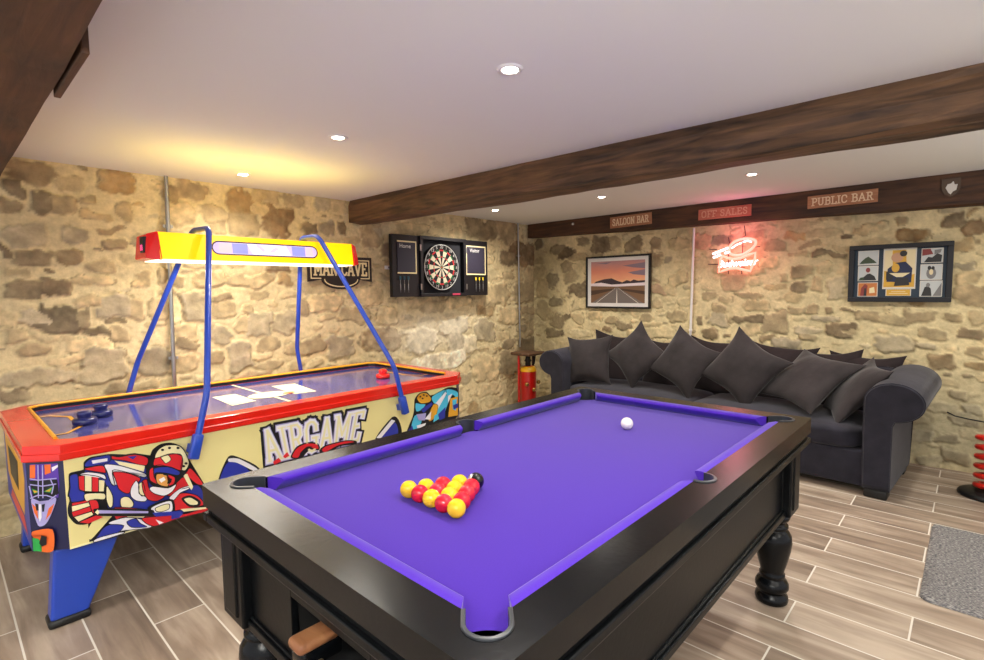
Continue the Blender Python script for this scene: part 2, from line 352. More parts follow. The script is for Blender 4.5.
def dart_stones():
    out = []
    for x0, y0, s, txt in CROPS_DART:
        for e in txt.split(';'):
            a, b, w, h, t = e.split(); a, b, w, h = map(float, (a, b, w, h))
            x, y = x0+a/s, y0+b/s
            if x > 534: continue
            c = at_y(x, y, YW); L = at_y(x-w/s/2, y, YW); Rr = at_y(x+w/s/2, y, YW); T = at_y(x, y-h/s/2, YW); B = at_y(x, y+h/s/2, YW)
            out.append((c.x, c.z, Rr.x-L.x, T.z-B.z, t))
    return out
def sofa_stones():
    out = []
    lst = list(CROPS_SOFA)
    for x0, y0, s, txt in lst:
        for e in txt.split(';'):
            a, b, w, h, t = e.split(); a, b, w, h = map(float, (a, b, w, h))
            x, y = x0+a/s, y0+b/s
            c = at_w(x, y); L = at_w(x-w/s/2, y); Rr = at_w(x+w/s/2, y); T = at_w(x, y-h/s/2); B = at_w(x, y+h/s/2)
            out.append(((c-Vector((XW, 0, 0))).dot(WD), c.z, (L-Rr).dot(WD), T.z-B.z, t))
    return out
def pl_dart(s, z, h): return np.stack([s, YW-h, z], 1)
def pl_sofa(s, z, h): return np.stack([XW+WD.x*s+WN.x*h, WD.y*s+WN.y*h, z], 1)
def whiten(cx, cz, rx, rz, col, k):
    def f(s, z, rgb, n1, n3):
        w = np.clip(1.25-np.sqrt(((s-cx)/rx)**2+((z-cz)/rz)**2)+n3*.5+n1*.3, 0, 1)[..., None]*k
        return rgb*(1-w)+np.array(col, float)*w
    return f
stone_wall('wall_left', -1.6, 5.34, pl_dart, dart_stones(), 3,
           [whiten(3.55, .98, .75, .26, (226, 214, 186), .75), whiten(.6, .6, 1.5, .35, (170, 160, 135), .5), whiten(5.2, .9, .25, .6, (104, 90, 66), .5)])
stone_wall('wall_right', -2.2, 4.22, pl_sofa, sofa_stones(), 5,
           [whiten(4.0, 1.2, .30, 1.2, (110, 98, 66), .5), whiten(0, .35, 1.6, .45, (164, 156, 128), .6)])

# --- floor: wood look porcelain planks, pale grout, half bond
def floor_mat():
    m = bpy.data.materials.new('wood_look_tiles'); m.use_nodes = True; nt = m.node_tree; b = nt.nodes['Principled BSDF']; L = nt.links
    tc = nt.nodes.new('ShaderNodeTexCoord'); sx = nt.nodes.new('ShaderNodeSeparateXYZ'); L.new(tc.outputs['Object'], sx.inputs[0])
    def math_(op, a, bb):
        n = nt.nodes.new('ShaderNodeMath'); n.operation = op
        for i, q in enumerate((a, bb)):
            if isinstance(q, (int, float)): n.inputs[i].default_value = q
            else: L.new(q, n.inputs[i])
        return n.outputs[0]
    W, LN = .2028, .805
    u = math_('ADD', sx.outputs['Y'], 8.05-.138-LN/2*1); v = math_('ADD', sx.outputs['X'], W*20-.165)
    cb = nt.nodes.new('ShaderNodeCombineXYZ'); L.new(u, cb.inputs[0]); L.new(v, cb.inputs[1])
    br = nt.nodes.new('ShaderNodeTexBrick'); L.new(cb.outputs[0], br.inputs['Vector'])
    br.offset = .5; br.offset_frequency = 2; br.squash = 1
    br.inputs['Scale'].default_value = 1; br.inputs['Brick Width'].default_value = LN; br.inputs['Row Height'].default_value = W
    br.inputs['Mortar Size'].default_value = .0038; br.inputs['Mortar Smooth'].default_value = .1; br.inputs['Bias'].default_value = 0
    br.inputs['Color1'].default_value = (0, 0, 0, 1); br.inputs['Color2'].default_value = (1, 1, 1, 1); br.inputs['Mortar'].default_value = (.5, .5, .5, 1)
    off = math_('MULTIPLY', br.outputs['Color'], 37.0)
    cg = nt.nodes.new('ShaderNodeCombineXYZ')
    L.new(math_('MULTIPLY', sx.outputs['X'], 16), cg.inputs[0]); L.new(math_('MULTIPLY', sx.outputs['Y'], 1.8), cg.inputs[1]); L.new(off, cg.inputs[2])
    n = nt.nodes.new('ShaderNodeTexNoise'); n.inputs['Scale'].default_value = 1.0; n.inputs['Detail'].default_value = 8; n.inputs['Distortion'].default_value = .8; L.new(cg.outputs[0], n.inputs['Vector'])
    cg2 = nt.nodes.new('ShaderNodeCombineXYZ')
    L.new(math_('MULTIPLY', sx.outputs['X'], 7), cg2.inputs[0]); L.new(math_('MULTIPLY', sx.outputs['Y'], 2.5), cg2.inputs[1]); L.new(off, cg2.inputs[2])
    n2 = nt.nodes.new('ShaderNodeTexNoise'); n2.inputs['Scale'].default_value = 1.0; n2.inputs['Detail'].default_value = 5; L.new(cg2.outputs[0], n2.inputs['Vector'])
    s = math_('ADD', math_('MULTIPLY', n.outputs['Fac'], .55), math_('MULTIPLY', n2.outputs['Fac'], .35))
    s = math_('ADD', s, math_('MULTIPLY', br.outputs['Color'], .16))
    rp = nt.nodes.new('ShaderNodeValToRGB'); L.new(s, rp.inputs['Fac'])
    e = rp.color_ramp.elements; e[0].position = .34; e[0].color = lin('#6f6053')+[1]; e[1].position = .68; e[1].color = lin('#bbaa97')+[1]
    x = e.new(.5); x.color = lin('#958372')+[1]
    mx = nt.nodes.new('ShaderNodeMix'); mx.data_type = 'RGBA'; L.new(br.outputs['Fac'], mx.inputs['Factor']); L.new(rp.outputs['Color'], mx.inputs['A']); mx.inputs['B'].default_value = lin('#dcd6ca')+[1]
    L.new(mx.outputs['Result'], b.inputs['Base Color']); b.inputs['Roughness'].default_value = .42; b.inputs['Specular IOR Level'].default_value = .4
    bp = nt.nodes.new('ShaderNodeBump'); bp.inputs['Strength'].default_value = .25; bp.inputs['Distance'].default_value = .004
    L.new(math_('SUBTRACT', math_('MULTIPLY', n.outputs['Fac'], .3), br.outputs['Fac']), bp.inputs['Height']); L.new(bp.outputs['Normal'], b.inputs['Normal'])
    return m
tag(MB().box((-1.6, -2.2, -.1), (5.34, YW+.02, 0)).build('floor', floor_mat()), kind='structure')
tag(MB().box((-1.6, -2.2, ZC), (5.34, YW+.02, ZC+.1)).build('ceiling', mat('ceiling_plaster', '#e4e5e0', .9, spec=.2)), kind='structure')

# --- oak beams
def beam(name, quad0, quad1, label, material, seed, jitter=.008):
    rnd = random.Random(seed); n = 40; mb = MB(); vs = []; fs = []
    # each section: four corners, every edge cut in four with a little wander
    for i in range(n+1):
        t = i/n; c = [Vector(a).lerp(Vector(b), t) for a, b in zip(quad0, quad1)]
        ring = []
        for k in range(4):
            for j in range(4):
                p = c[k].lerp(c[(k+1) % 4], (j+.0)/4)
                if j == 0: p = p.lerp((c[0]+c[1]+c[2]+c[3])/4, .05)
                ring.append(p)
        vs.append(ring)
    ph = [rnd.uniform(0, 6) for _ in range(16)]
    for i in range(n+1):
        for k in range(16):
            w = jitter*(math.sin(i*.35+ph[k])+.6*math.sin(i*.9+ph[k]*2)+.5*rnd.uniform(-1, 1))
            p = vs[i][k]; p.z += w*.7; p.x += w*.7
    allv = [p for r in vs for p in r]
    for p in allv: p.z = min(p.z, ZC+.012)
    for i in range(n):
        for k in range(16): fs.append((i*16+k, i*16+(k+1) % 16, (i+1)*16+(k+1) % 16, (i+1)*16+k))
    mb.add(allv, fs, 0, False); mb.add(vs[0], [tuple(range(16))[::-1]]); mb.add(vs[-1], [tuple(range(16))])
    o = mb.build(name, material, bevel=0); tag(o, label, 'beam', kind='structure'); return o
ZT = ZC+.01
beam('trim_1', [(2.61, YW-.025, ZT), (2.87, YW-.025, ZT), (2.87, YW-.025, 2.05), (2.60, YW-.025, 2.05)],
     [(2.735, -2.2, ZT), (2.99, -2.2, ZT), (2.99, -2.2, 2.05), (2.715, -2.2, 2.05)], 'thick dark oak beam crossing the middle of the white ceiling', M_beam, 1)
beam('trim_2', [(-.12, YW-.02, ZT), (.305, YW-.02, ZT), (.305, YW-.02, 2.05), (-.12, YW-.02, 2.05)],
     [(-.12, -2.2, ZT), (.300, -2.2, ZT), (.300, -2.2, 2.05), (-.12, -2.2, 2.05)], 'dark oak beam cutting the top left corner of the ceiling', M_beamd, 2, .006)
beam('trim_3', [(5.15, YW-.03, ZT), (XW, YW-.03, ZT), (XW, YW-.03, 2.078), (5.15, YW-.03, 2.078)],
     [(5.15, -2.1, ZT), (XW, -2.1, ZT), (XW, -2.1, 1.965), (5.15, -2.1, 1.965)], 'dark oak beam along the top of the stone wall above the sofa', M_beamd, 3, .004)
pa, pb = at_z(50, 95, 2.06), at_z(90, 24, 2.06)
o = MB().box((.307, pb.y+.18, 2.055), (.325, pa.y, 2.19)).build('beam_board', M_beamd, bevel=.003)
tag(o, 'dark wooden board fixed to the far side of the top left beam', 'board')

# ---------------------------------------------------------------- pool table
PX0, PY0, PL, PW = .632, .606, 1.93, 1.038            # cloth to wood line
OX0, OX1, OY0, OY1 = .531, 2.664, .511, 1.741         # outer rim
ZR, ZB = .841, .796
M_cloth = mat('purple_baize', '#45229f', .85, spec=.15, noise=.06, nscale=250, sheen=.25)
M_cloth2 = mat('purple_baize_cushion', '#4e29b0', .85, spec=.15, noise=.06, nscale=250, sheen=.25)
pool = thing('pool_table', 'black lacquered pool table with bright purple cloth and turned legs', 'pool table', ((PX0+PL/2), PY0+PW/2, 0))
def pocket_list():
    P = []
    for i, (sx, sy) in enumerate(((0, 0), (1, 0), (1, 1), (0, 1))):
        cx = PX0+sx*PL+(.003 if sx == 0 else -.003); cy = PY0+sy*PW+(.003 if sy == 0 else -.003)
        P.append(('c', cx, cy, .042, math.atan2(1-2*sy, 1-2*sx)))
    for sy in (0, 1):
        P.append(('m', PX0+PL/2, PY0+sy*PW+(-.004 if sy == 0 else .004), .040, PI/2 if sy == 0 else -PI/2))
    return P
POCK = pocket_list()
LEG = .040
def pocket_arc(p, r=None, n=18):
    k, cx, cy, rr, ang = p; r = r or rr
    A = [(cx+r*math.cos(ang+PI+t), cy+r*math.sin(ang+PI+t)) for t in np.linspace(-PI/2, PI/2, n)]
    l = LEG if k == 'c' else .006; d = (math.cos(ang)*l, math.sin(ang)*l)
    return [(A[0][0]+d[0], A[0][1]+d[1])]+A+[(A[-1][0]+d[0], A[-1][1]+d[1])]
def inner_loop(ins=0.0):
    """cloth line walked anticlockwise with the six pocket bites"""
    c0, c1, c2, c3, m0, m1 = POCK; L = []
    def arc(p): return pocket_arc(p)
    L += arc(c0); L += arc(m0); L += arc(c1); L += arc(c2); L += arc(m1); L += arc(c3)
    return L
def ring_mesh(outer, inner, z0, z1):
    bm = bmesh.new()
    def loop(pts, z):
        vs = [bm.verts.new((x, y, z)) for x, y in pts]; return vs, [bm.edges.new((vs[i], vs[(i+1) % len(vs)])) for i in range(len(vs))]
    _, e0 = loop(outer, z1); _, e1 = loop(inner, z1)
    bmesh.ops.triangle_fill(bm, use_beauty=True, use_dissolve=False, edges=e0+e1)
    mb = MB(); bm.verts.index_update()
    mb.add([v.co.copy() for v in bm.verts], [[v.index for v in f.verts] if f.normal.z >= 0 else [v.index for v in f.verts][::-1] for f in bm.faces])
    for pts in (outer, inner):
        n = len(pts); vs = [(x, y, z1) for x, y in pts]+[(x, y, z0) for x, y in pts]
        mb.add(vs, [(i, (i+1) % n, n+(i+1) % n, n+i) for i in range(n)])
    bm.free(); return mb
inn = inner_loop()
def rrect(x0, y0, x1, y1, r, n=5):
    out = []
    for cx, cy, a in ((x0+r, y0+r, PI), (x1-r, y0+r, 1.5*PI), (x1-r, y1-r, 0), (x0+r, y1-r, .5*PI)):
        for k in range(n+1): t = a+k*PI/2/n; out.append((cx+r*math.cos(t), cy+r*math.sin(t)))
    return out
outer = rrect(OX0+.004, OY0+.004, OX1-.004, OY1-.004, .012)
ring_mesh(outer, inn, ZB-.02, ZR).build('top_rail', M_blackgloss, pool, bevel=.005, seg=3)
# moulded skirt below the rim
mb = MB()
def frame_ring(mb, ins, z0, z1, mi=0, thick=.03):
    a, b, c, d = OX0+ins, OY0+ins, OX1-ins, OY1-ins
    mb.box((a, b, z0), (c, b+thick, z1), mi); mb.box((a, d-thick, z0), (c, d, z1), mi)
    mb.box((a, b+thick, z0), (a+thick, d-thick, z1), mi); mb.box((c-thick, b+thick, z0), (c, d-thick, z1), mi)
frame_ring(mb, .006, .818, ZR-.012); frame_ring(mb, .016, .745, .82); frame_ring(mb, .004, .728, .752); frame_ring(mb, .012, .716, .73)
mb.build('rail_skirt', M_satin, pool, bevel=.004, seg=2)
# body
mb = MB(); I = .07
SL0, SL1, SZ0, SZ1 = .93, 1.30, .475, .625              # ball return opening in the near end
a, b, c, d = OX0+I, OY0+I, OX1-I, OY1-I
mb.box((a, b, .43), (c, b+.02, .72)); mb.box((a, d-.02, .43), (c, d, .72)); mb.box((c-.02, b, .43), (c, d, .72))
mb.box((a, b, .43), (a+.02, SL0, .72)); mb.box((a, SL1, .43), (a+.02, d, .72)); mb.box((a, SL0, SZ1), (a+.02, SL1, .72)); mb.box((a, SL0, .43), (a+.02, SL1, SZ0))
mb.box((a+.02, b+.02, .435), (c-.02, d-.02, .445))
mb.build('cabinet', M_satin, pool, bevel=.002)
mb = MB(); frame_ring(mb, I-.016, .425, .452, 0, .02); frame_ring(mb, I-.008, .452, .462, 0, .02); frame_ring(mb, I-.012, .695, .718, 0, .02)
mb.build('base_moulding', M_satin, pool, bevel=.004)
for sx, sy in ((0, 0), (1, 0), (1, 1), (0, 1)):
    x = OX0+.04 if sx == 0 else OX1-.04-.15; y = OY0+.035 if sy == 0 else OY1-.035-.15
    q = MB().box((x, y, .425), (x+.15, y+.15, .722)); q.box((x-.006, y+.03, .45), (x+.156, y+.12, .70)); q.box((x+.03, y-.006, .45), (x+.12, y+.156, .70))
    q.build('corner_block', M_satin, pool, bevel=.008, seg=3)
PROF = [(.0, 0), (.058, 0), (.066, .006), (.069, .018), (.066, .034), (.056, .044), (.053, .05), (.062, .058), (.069, .072), (.069, .088), (.061, .104), (.05, .112), (.047, .118), (.053, .124), (.053, .134), (.047, .14),
        (.05, .155), (.061, .195), (.072, .245), (.077, .285), (.074, .315), (.063, .335), (.055, .343), (.052, .347), (.06, .353), (.06, .362), (.05, .367), (.046, .373), (.05, .38), (.062, .39), (.066, .402), (.062, .414), (.05, .424), (.05, .43)]
for sx, sy in ((0, 0), (1, 0), (1, 1), (0, 1)):
    x = OX0+.13 if sx == 0 else OX1-.13; y = OY0+.115 if sy == 0 else OY1-.115
    MB().lathe([(r, z) for r, z in PROF], (x, y, 0), 36).build('leg', M_blackgloss, pool, origin=(x, y, 0))
# ball return well, lever and tray
mb = MB(); mb.box((a+.02, SL0-.01, SZ0-.03), (a+.30, SL1+.01, SZ0-.02)); mb.box((a+.29, SL0-.01, SZ0-.02), (a+.30, SL1+.01, SZ1+.02)); mb.box((a+.02, SL0-.015, SZ0-.02), (a+.30, SL0-.005, SZ1+.02)); mb.box((a+.02, SL1+.005, SZ0-.02), (a+.30, SL1+.015, SZ1+.02)); mb.box((a+.02, SL0-.01, SZ1+.02), (a+.30, SL1+.01, SZ1+.03))
mb.build('ball_return_tray', M_pocket, pool)
lv = MB().bbox((a-.05, 1.145, .515), (a+.06, 1.205, .562), .008).build('coin_mechanism', M_blackgloss, pool)
kn = MB().bbox((a-.062, 1.135, .563), (a+.05, 1.20, .592), .013, seg=3).build('lever_knob', wood_mat('beech_knob', '#7a4a2c', '#a8754d', .5, (10, 2, 10)), lv); kn['label'] = 'brown wooden knob'
MB().lathe([(0, 0), (.016, 0), (.016, .012), (0, .012)], (a-.02, 1.10, .545), 16, axis=Matrix.Rotation(-PI/2, 3, 'Y')).build('coin_lock', mat('old_brass', '#8c7a4a', .35, metal=.8), lv)
# cloth bed with pocket bites
def walk(p):
    k, cx, cy, rr, ang = p; ux, uy = math.cos(ang), math.sin(ang); out = []
    w0 = rr+.004
    P = [(t*w0, (.036+.012*(1-t*t)) if k == 'c' else (.010-.010*(1-t*t))) for t in np.linspace(-1, 1, 11)]
    if k == 'c': P = [(-w0, .062)]+P+[(w0, .062)]
    else: P = [(-w0, .02)]+P+[(w0, .02)]
    return [(cx-uy*w_+ux*e, cy+ux*w_+uy*e) for w_, e in P]
bl = []
for p in (POCK[0], POCK[4], POCK[1], POCK[2], POCK[5], POCK[3]): bl += walk(p)[::-1]
area = sum(bl[i][0]*bl[(i+1) % len(bl)][1]-bl[(i+1) % len(bl)][0]*bl[i][1] for i in range(len(bl)))
bm = bmesh.new(); f = bm.faces.new([bm.verts.new((x, y, ZB)) for x, y in bl]); f.normal_update()
if f.normal.z < 0: f.normal_flip()
bmesh.ops.triangulate(bm, faces=[f]); MB().frombm(bm).build('cloth_bed', M_cloth, pool)
# cushions
def cushion(p0, p1, inward, m0, m1, name='cushion'):
    p0, p1, inward = Vector(p0), Vector(p1), Vector(inward); t = (p1-p0).normalized()
    prof = [(0, ZR-.001, 0), (.012, ZR+.0015, .25), (.034, ZR-.003, .8), (.041, ZR-.008, 1), (.038, ZR-.015, .95), (.018, ZB+.002, .5), (0, ZB+.001, 0)]
    secs = []
    n = 2
    A = [p0+inward*d_+t*(m0*k)+Vector((0, 0, z)) for d_, z, k in prof]; B = [p1+inward*d_-t*(m1*k)+Vector((0, 0, z)) for d_, z, k in prof]
    mb = MB(); N = len(prof)
    mb.add(A+B, [(i, i+1, N+i+1, N+i) for i in range(N-1)], 0, True)
    mb.add(A, [tuple(range(N))]); mb.add(B, [tuple(range(N))[::-1]])
    mb.build(name, M_cloth2, pool)
ce, me_ = .068, .046
X1, Y1, XM = PX0+PL, PY0+PW, PX0+PL/2
cushion((PX0+ce, PY0, 0), (XM-me_, PY0, 0), (0, 1, 0), .035, .018); cushion((XM+me_, PY0, 0), (X1-ce, PY0, 0), (0, 1, 0), .018, .035)
cushion((PX0+ce, Y1, 0), (XM-me_, Y1, 0), (0, -1, 0), .035, .018); cushion((XM+me_, Y1, 0), (X1-ce, Y1, 0), (0, -1, 0), .018, .035)
cushion((PX0, PY0+ce, 0), (PX0, Y1-ce, 0), (1, 0, 0), .035, .035); cushion((X1, PY0+ce, 0), (X1, Y1-ce, 0), (-1, 0, 0), .035, .035)
# pocket cups and liners
for p in POCK:
    k, cx, cy, rr, ang = p
    A = pocket_arc(p, rr+.006, 28); B = pocket_arc(p, rr-.003, 28); n = len(A)
    mb = MB(); vs = []
    for (ax, ay), (bx, by) in zip(A, B):
        vs += [(ax, ay, ZR-.004), (ax, ay, ZR+.0035), (bx, by, ZR+.0045), (bx, by, ZB-.03)]
    fs = []
    for i in range(n-1):
        for j in range(3): fs.append((i*4+j, i*4+j+1, (i+1)*4+j+1, (i+1)*4+j))
    mb.add(vs, fs, 0, False); mb.add(vs[:4], [(0, 1, 2, 3)]); mb.add(vs[-4:], [(3, 2, 1, 0)])
    lo = mb.build('pocket_liner', M_liner, pool, bevel=.0015)
    MB().lathe([(rr+.004, ZB-.09), (rr+.004, ZB-.012)], (cx, cy, 0), 28).lathe([(.0, ZB-.09), (rr+.004, ZB-.09)], (cx, cy, 0), 28).build('pocket_cup', M_pocket, lo)

# ---------------------------------------------------------------- balls
BR = .0266; ZBALL = ZB+BR
M_by = mat('yellow_resin', '#f2c020', .12, spec=.6); M_brd = mat('red_resin', '#cc1a30', .12, spec=.6); M_bk = mat('black_resin', '#08080a', .1, spec=.6); M_bw = mat('white_resin', '#efe9e2', .12)
def ball_mesh(name, m, r=BR):
    bm = bmesh.new(); bmesh.ops.create_uvsphere(bm, u_segments=28, v_segments=16, radius=r)
    return MB().frombm(bm, 0, None, True).build(name, m)
rows = ["YRYRY", "YRYR", "RYR", "YR", "K"]
rowname = ['back row of the triangle', 'second row of the triangle', 'middle row of the triangle', 'pair behind the black ball', 'tip']
ordn = {5: ['leftmost', 'second from left', 'centre', 'second from right', 'nearest, rightmost'], 4: ['leftmost', 'second from left', 'second from right', 'rightmost'], 3: ['left', 'centre', 'right'], 2: ['left', 'right'], 1: ['']}
protoY = protoR = None
_l, _r, _k = at_z(408, 488, ZBALL), at_z(455.5, 509, ZBALL), at_z(475, 482, ZBALL)
bx0, byc = (_l.x+_r.x)/2, ((_l.y+_r.y)/2+_k.y)/2
for r, rw in enumerate(rows):
    n = len(rw)
    for i, ch in enumerate(rw):
        x = bx0+r*BR*2*math.sqrt(3)/2*1.005; y = byc+((n-1)/2-i)*BR*2*1.004
        if ch == 'K':
            o = ball_mesh('pool_ball', M_bk); lab = 'black pool ball with a white number disc at the far tip of the triangle'
            q = MB(); Mx = Matrix.Rotation(-.5, 3, 'Z') @ Matrix.Rotation(-.9, 3, 'Y')
            q.lathe([(BR*math.sin(t)*1.003, BR*math.cos(t)*1.003) for t in (0.0001, .12, .24, .36, .46)], (0, 0, 0), 20, axis=Mx)
            q.build('number_disc', M_white, o)
            M4 = Mx.to_4x4() @ Matrix.Translation((0, 0, BR*1.012)); q = MB(); put_text(q, '8', .022, M4); q.build('numeral', M_bk, o)
        else:
            if ch == 'Y':
                o = ball_mesh('pool_ball', M_by) if protoY is None else protoY.copy(); first = protoY is None; protoY = protoY or o
            else:
                o = ball_mesh('pool_ball', M_brd) if protoR is None else protoR.copy(); first = protoR is None; protoR = protoR or o
            if not first: COL.objects.link(o)
            lab = ('yellow' if ch == 'Y' else 'red')+' pool ball, '+ordn[n][i]+' of the '+rowname[r]
        o.location = (x, y, ZBALL); tag(o, lab, 'ball', 'pool balls racked in a triangle')
cb = ball_mesh('pool_ball', M_bw, .0275); p = at_z(627, 423.5, ZB+.0275); cb.location = (p.x, p.y, ZB+.0275); tag(cb, 'white cue ball alone near the far end of the purple cloth', 'ball')

# ---------------------------------------------------------------- air hockey table
AX0, AX1, AY0, AY1 = .22, 2.74, 2.795, 3.965; CHX, CHY = .112, .09
M_red = mat('glossy_red', '#e02416', .22, coat=.4, spec=.5); M_ayel = mat('pale_yellow_panel', '#ecdf9a', .35, coat=.3)
M_blue = mat('royal_blue_metal', '#1f45b4', .35, coat=.3); M_navy = mat('navy_panel', '#171a45', .35, coat=.2)
M_field = mat('violet_playfield', '#4b4c90', .12, spec=.6, coat=.4); M_gold = mat('amber_trim', '#e9a41e', .35)
M_cream = mat('cream_ink', '#efe6b4', .4); M_ink = mat('ink_black', '#0a0a10', .45); M_ired = mat('ink_red', '#d6202a', .4); M_iblue = mat('ink_blue', '#2733a0', .4); M_iwhite = mat('ink_white', '#eceaf0', .4)
M_iskin = mat('ink_tan', '#e0a050', .4); M_icyan = mat('ink_cyan', '#4cc2e6', .4); M_igold = mat('ink_gold', '#e0a228', .4); M_ilil = mat('ink_lilac', '#a9a2d8', .4); M_iorange = mat('ink_orange', '#ea6a24', .4); M_igreen = mat('ink_green', '#25a548', .4); M_ipurple = mat('ink_purple', '#5a35a8', .4)
INK = [M_ink, M_ired, M_iblue, M_iwhite, M_cream, M_iskin, M_icyan, M_igold, M_ilil, M_iorange, M_igreen, M_ipurple, M_ayel]
IK = dict(zip('KRBWCSTGLOEPY', range(13)))
air = thing('air_hockey_table', 'air hockey table with red rails, pale yellow sides and hockey player artwork', 'air hockey table', ((AX0+AX1)/2, (AY0+AY1)/2, 0))
def octo(ins, z, cx=CHX, cy=CHY):
    a, b, c, d = AX0+ins, AY0+ins, AX1-ins, AY1-ins
    return [(a+cx, b, z), (c-cx, b, z), (c, b+cy, z), (c, d-cy, z), (c-cx, d, z), (a+cx, d, z), (a, d-cy, z), (a, b+cy, z)]
mb = MB(); bi = .008
P8 = octo(bi, .345)
for i in range(8):
    a, b = Vector(P8[i]), Vector(P8[(i+1) % 8]); mi = 1 if i in (1, 3, 5, 7) else (0 if i in (0, 4) else 2)
    h = Vector((0, 0, .392)); mb.add([a, b, b+h, a+h], [(0, 1, 2, 3)], mi)
mb.poly([Vector(p) for p in P8][::-1], 1)
mb.build('cabinet', [M_ayel, M_navy, M_iblue], air)
# aluminium strip along the lower edge
mb = MB(); a, b = Vector(P8[0]), Vector(P8[1]); mb.box((a.x, a.y-.004, .343), (b.x, a.y+.002, .35)); mb.build('edge_strip', M_cream, air)
# rails
ix0, ix1, iy0, iy1 = AX0+.115, AX1-.115, AY0+.095, AY1-.085
def ringseg(mb, outer_, inner_, z0, z1, mi=0):
    n = len(outer_)
    for i in range(n):
        j = (i+1) % n
        A = [outer_[i], outer_[j], inner_[j], inner_[i]]
        mb.add([(x, y, z) for z in (z0, z1) for x, y in A], [(3, 2, 1, 0), (4, 5, 6, 7), (0, 1, 5, 4), (2, 3, 7, 6)], mi)
ou = [(x, y) for x, y, z in octo(0, 0)]
cx_, cy_ = .05, .04
inr = [(ix0+cx_, iy0), (ix1-cx_, iy0), (ix1, iy0+cy_), (ix1, iy1-cy_), (ix1-cx_, iy1), (ix0+cx_, iy1), (ix0, iy1-cy_), (ix0, iy0+cy_)]
mb = MB(); ringseg(mb, ou, inr, .733, .803)
o2 = [(x, y) for x, y, z in octo(-.006, 0)]
ringseg(mb, o2, ou, .738, .766)
rail = mb.build('rail', M_red, air, bevel=.006, seg=3)
MB().poly([(x, y, .777) for x, y in inr]).build('playfield', M_field, air)
tr = [Vector((x, y, .806)) for x, y in inr]
MB().tube([tr[7]+Vector((0, .0, 0)), tr[6], tr[5], tr[4], tr[3], tr[2]], .008, 8).build('amber_trim', M_gold, air)
mb = MB()
for i in (2, 3, 4, 5, 6):
    a, b = Vector((*inr[i], .779)), Vector((*inr[(i+1) % 8], .779)); mb.add([a, b, b+Vector((0, 0, .02)), a+Vector((0, 0, .02))], [(0, 1, 2, 3)])
c_ = Vector(((ix0+ix1)/2, (iy0+iy1)/2, 0))
mb.v = [tuple(Vector(v)+(Vector((c_.x, c_.y, v[2]))-Vector(v)).normalized()*.002) for v in mb.v]
mb.build('side_cushion', M_ink, air)
# markings on the playfield
def fz(x, y): return at_z(x, y, .7782)
def cr(x0, y0, s, pts): return [(x0+a/s, y0+b/s) for a, b in pts]
mb = MB(); up = (0, 0, 1)
for pts in ([(45, 172), (128, 160), (205, 185), (118, 203)], [(260, 132), (345, 122), (425, 150), (345, 160)]): mb.poly([fz(*q) for q in cr(200, 350, 3.644, pts)], IK['C'])
mb.ribbon([fz(*q) for q in cr(200, 350, 3.644, [(118, 128), (360, 195)])], .02, up, IK['C'])
cc = fz(*cr(200, 350, 3.644, [(252, 163)])[0]); 
mb.poly([cc+Vector((.13*math.cos(t), .10*math.sin(t), .0006)) for t in np.linspace(0, 2*PI, 24, False)], IK['C'])
mb.poly([cc+Vector((.10*math.cos(t), .07*math.sin(t), .0012)) for t in np.linspace(0, 2*PI, 24, False)], IK['L'])
mb.poly([cc+Vector((.11+.04*math.cos(t), -.04+.03*math.sin(t), .0018)) for t in np.linspace(0, 2*PI, 12, False)], IK['O'])
gl = [(.345, 3.13), (.40, 3.13), (.47, 3.24), (.47, 3.55), (.40, 3.66), (.345, 3.66)]
mb.build('centre_markings', INK, air); mb = MB()
mb.ribbon([Vector((x, y, .7785)) for x, y in gl], .018, up, IK['G'])
mb.ribbon([Vector((.352, 2.93, .7785)), Vector((.352, 3.85, .7785))], .014, up, IK['G'])
mb.build('goal_outline', INK, air); mb = MB()
mb.ribbon([Vector((2.96-x, y, .7785)) for x, y in gl], .018, up, IK['G']); mb.build('goal_outline', INK, air)
# legs: tapered folded metal with black feet
for sx, sy in ((0, 0), (1, 0), (1, 1), (0, 1)):
    y0 = AY0+.045 if sy == 0 else AY1-.045; dy = .09 if sy == 0 else -.09
    if sx == 0: tx = (.29, .53); bx = (.262, .395)
    else: tx = (2.40, 2.67); bx = (2.56, 2.698)
    yb = y0+(.0 if sy == 0 else 0)
    vs = [(bx[0], yb, .03), (bx[1], yb, .03), (bx[1], yb+dy, .03), (bx[0], yb+dy, .03), (tx[0], y0, .345), (tx[1], y0, .345), (tx[1], y0+dy, .345), (tx[0], y0+dy, .345)]
    l = MB().add(vs, [(3, 2, 1, 0), (4, 5, 6, 7), (0, 1, 5, 4), (1, 2, 6, 5), (2, 3, 7, 6), (3, 0, 4, 7)]).build('leg', M_blue, air, bevel=.012, seg=3)
    lo_, hi_ = min(yb, yb+dy), max(yb, yb+dy)
    MB().bbox((bx[0]-.008, lo_-.008, 0), (bx[1]+.008, hi_+.008, .036), .012).build('foot', M_black, l)

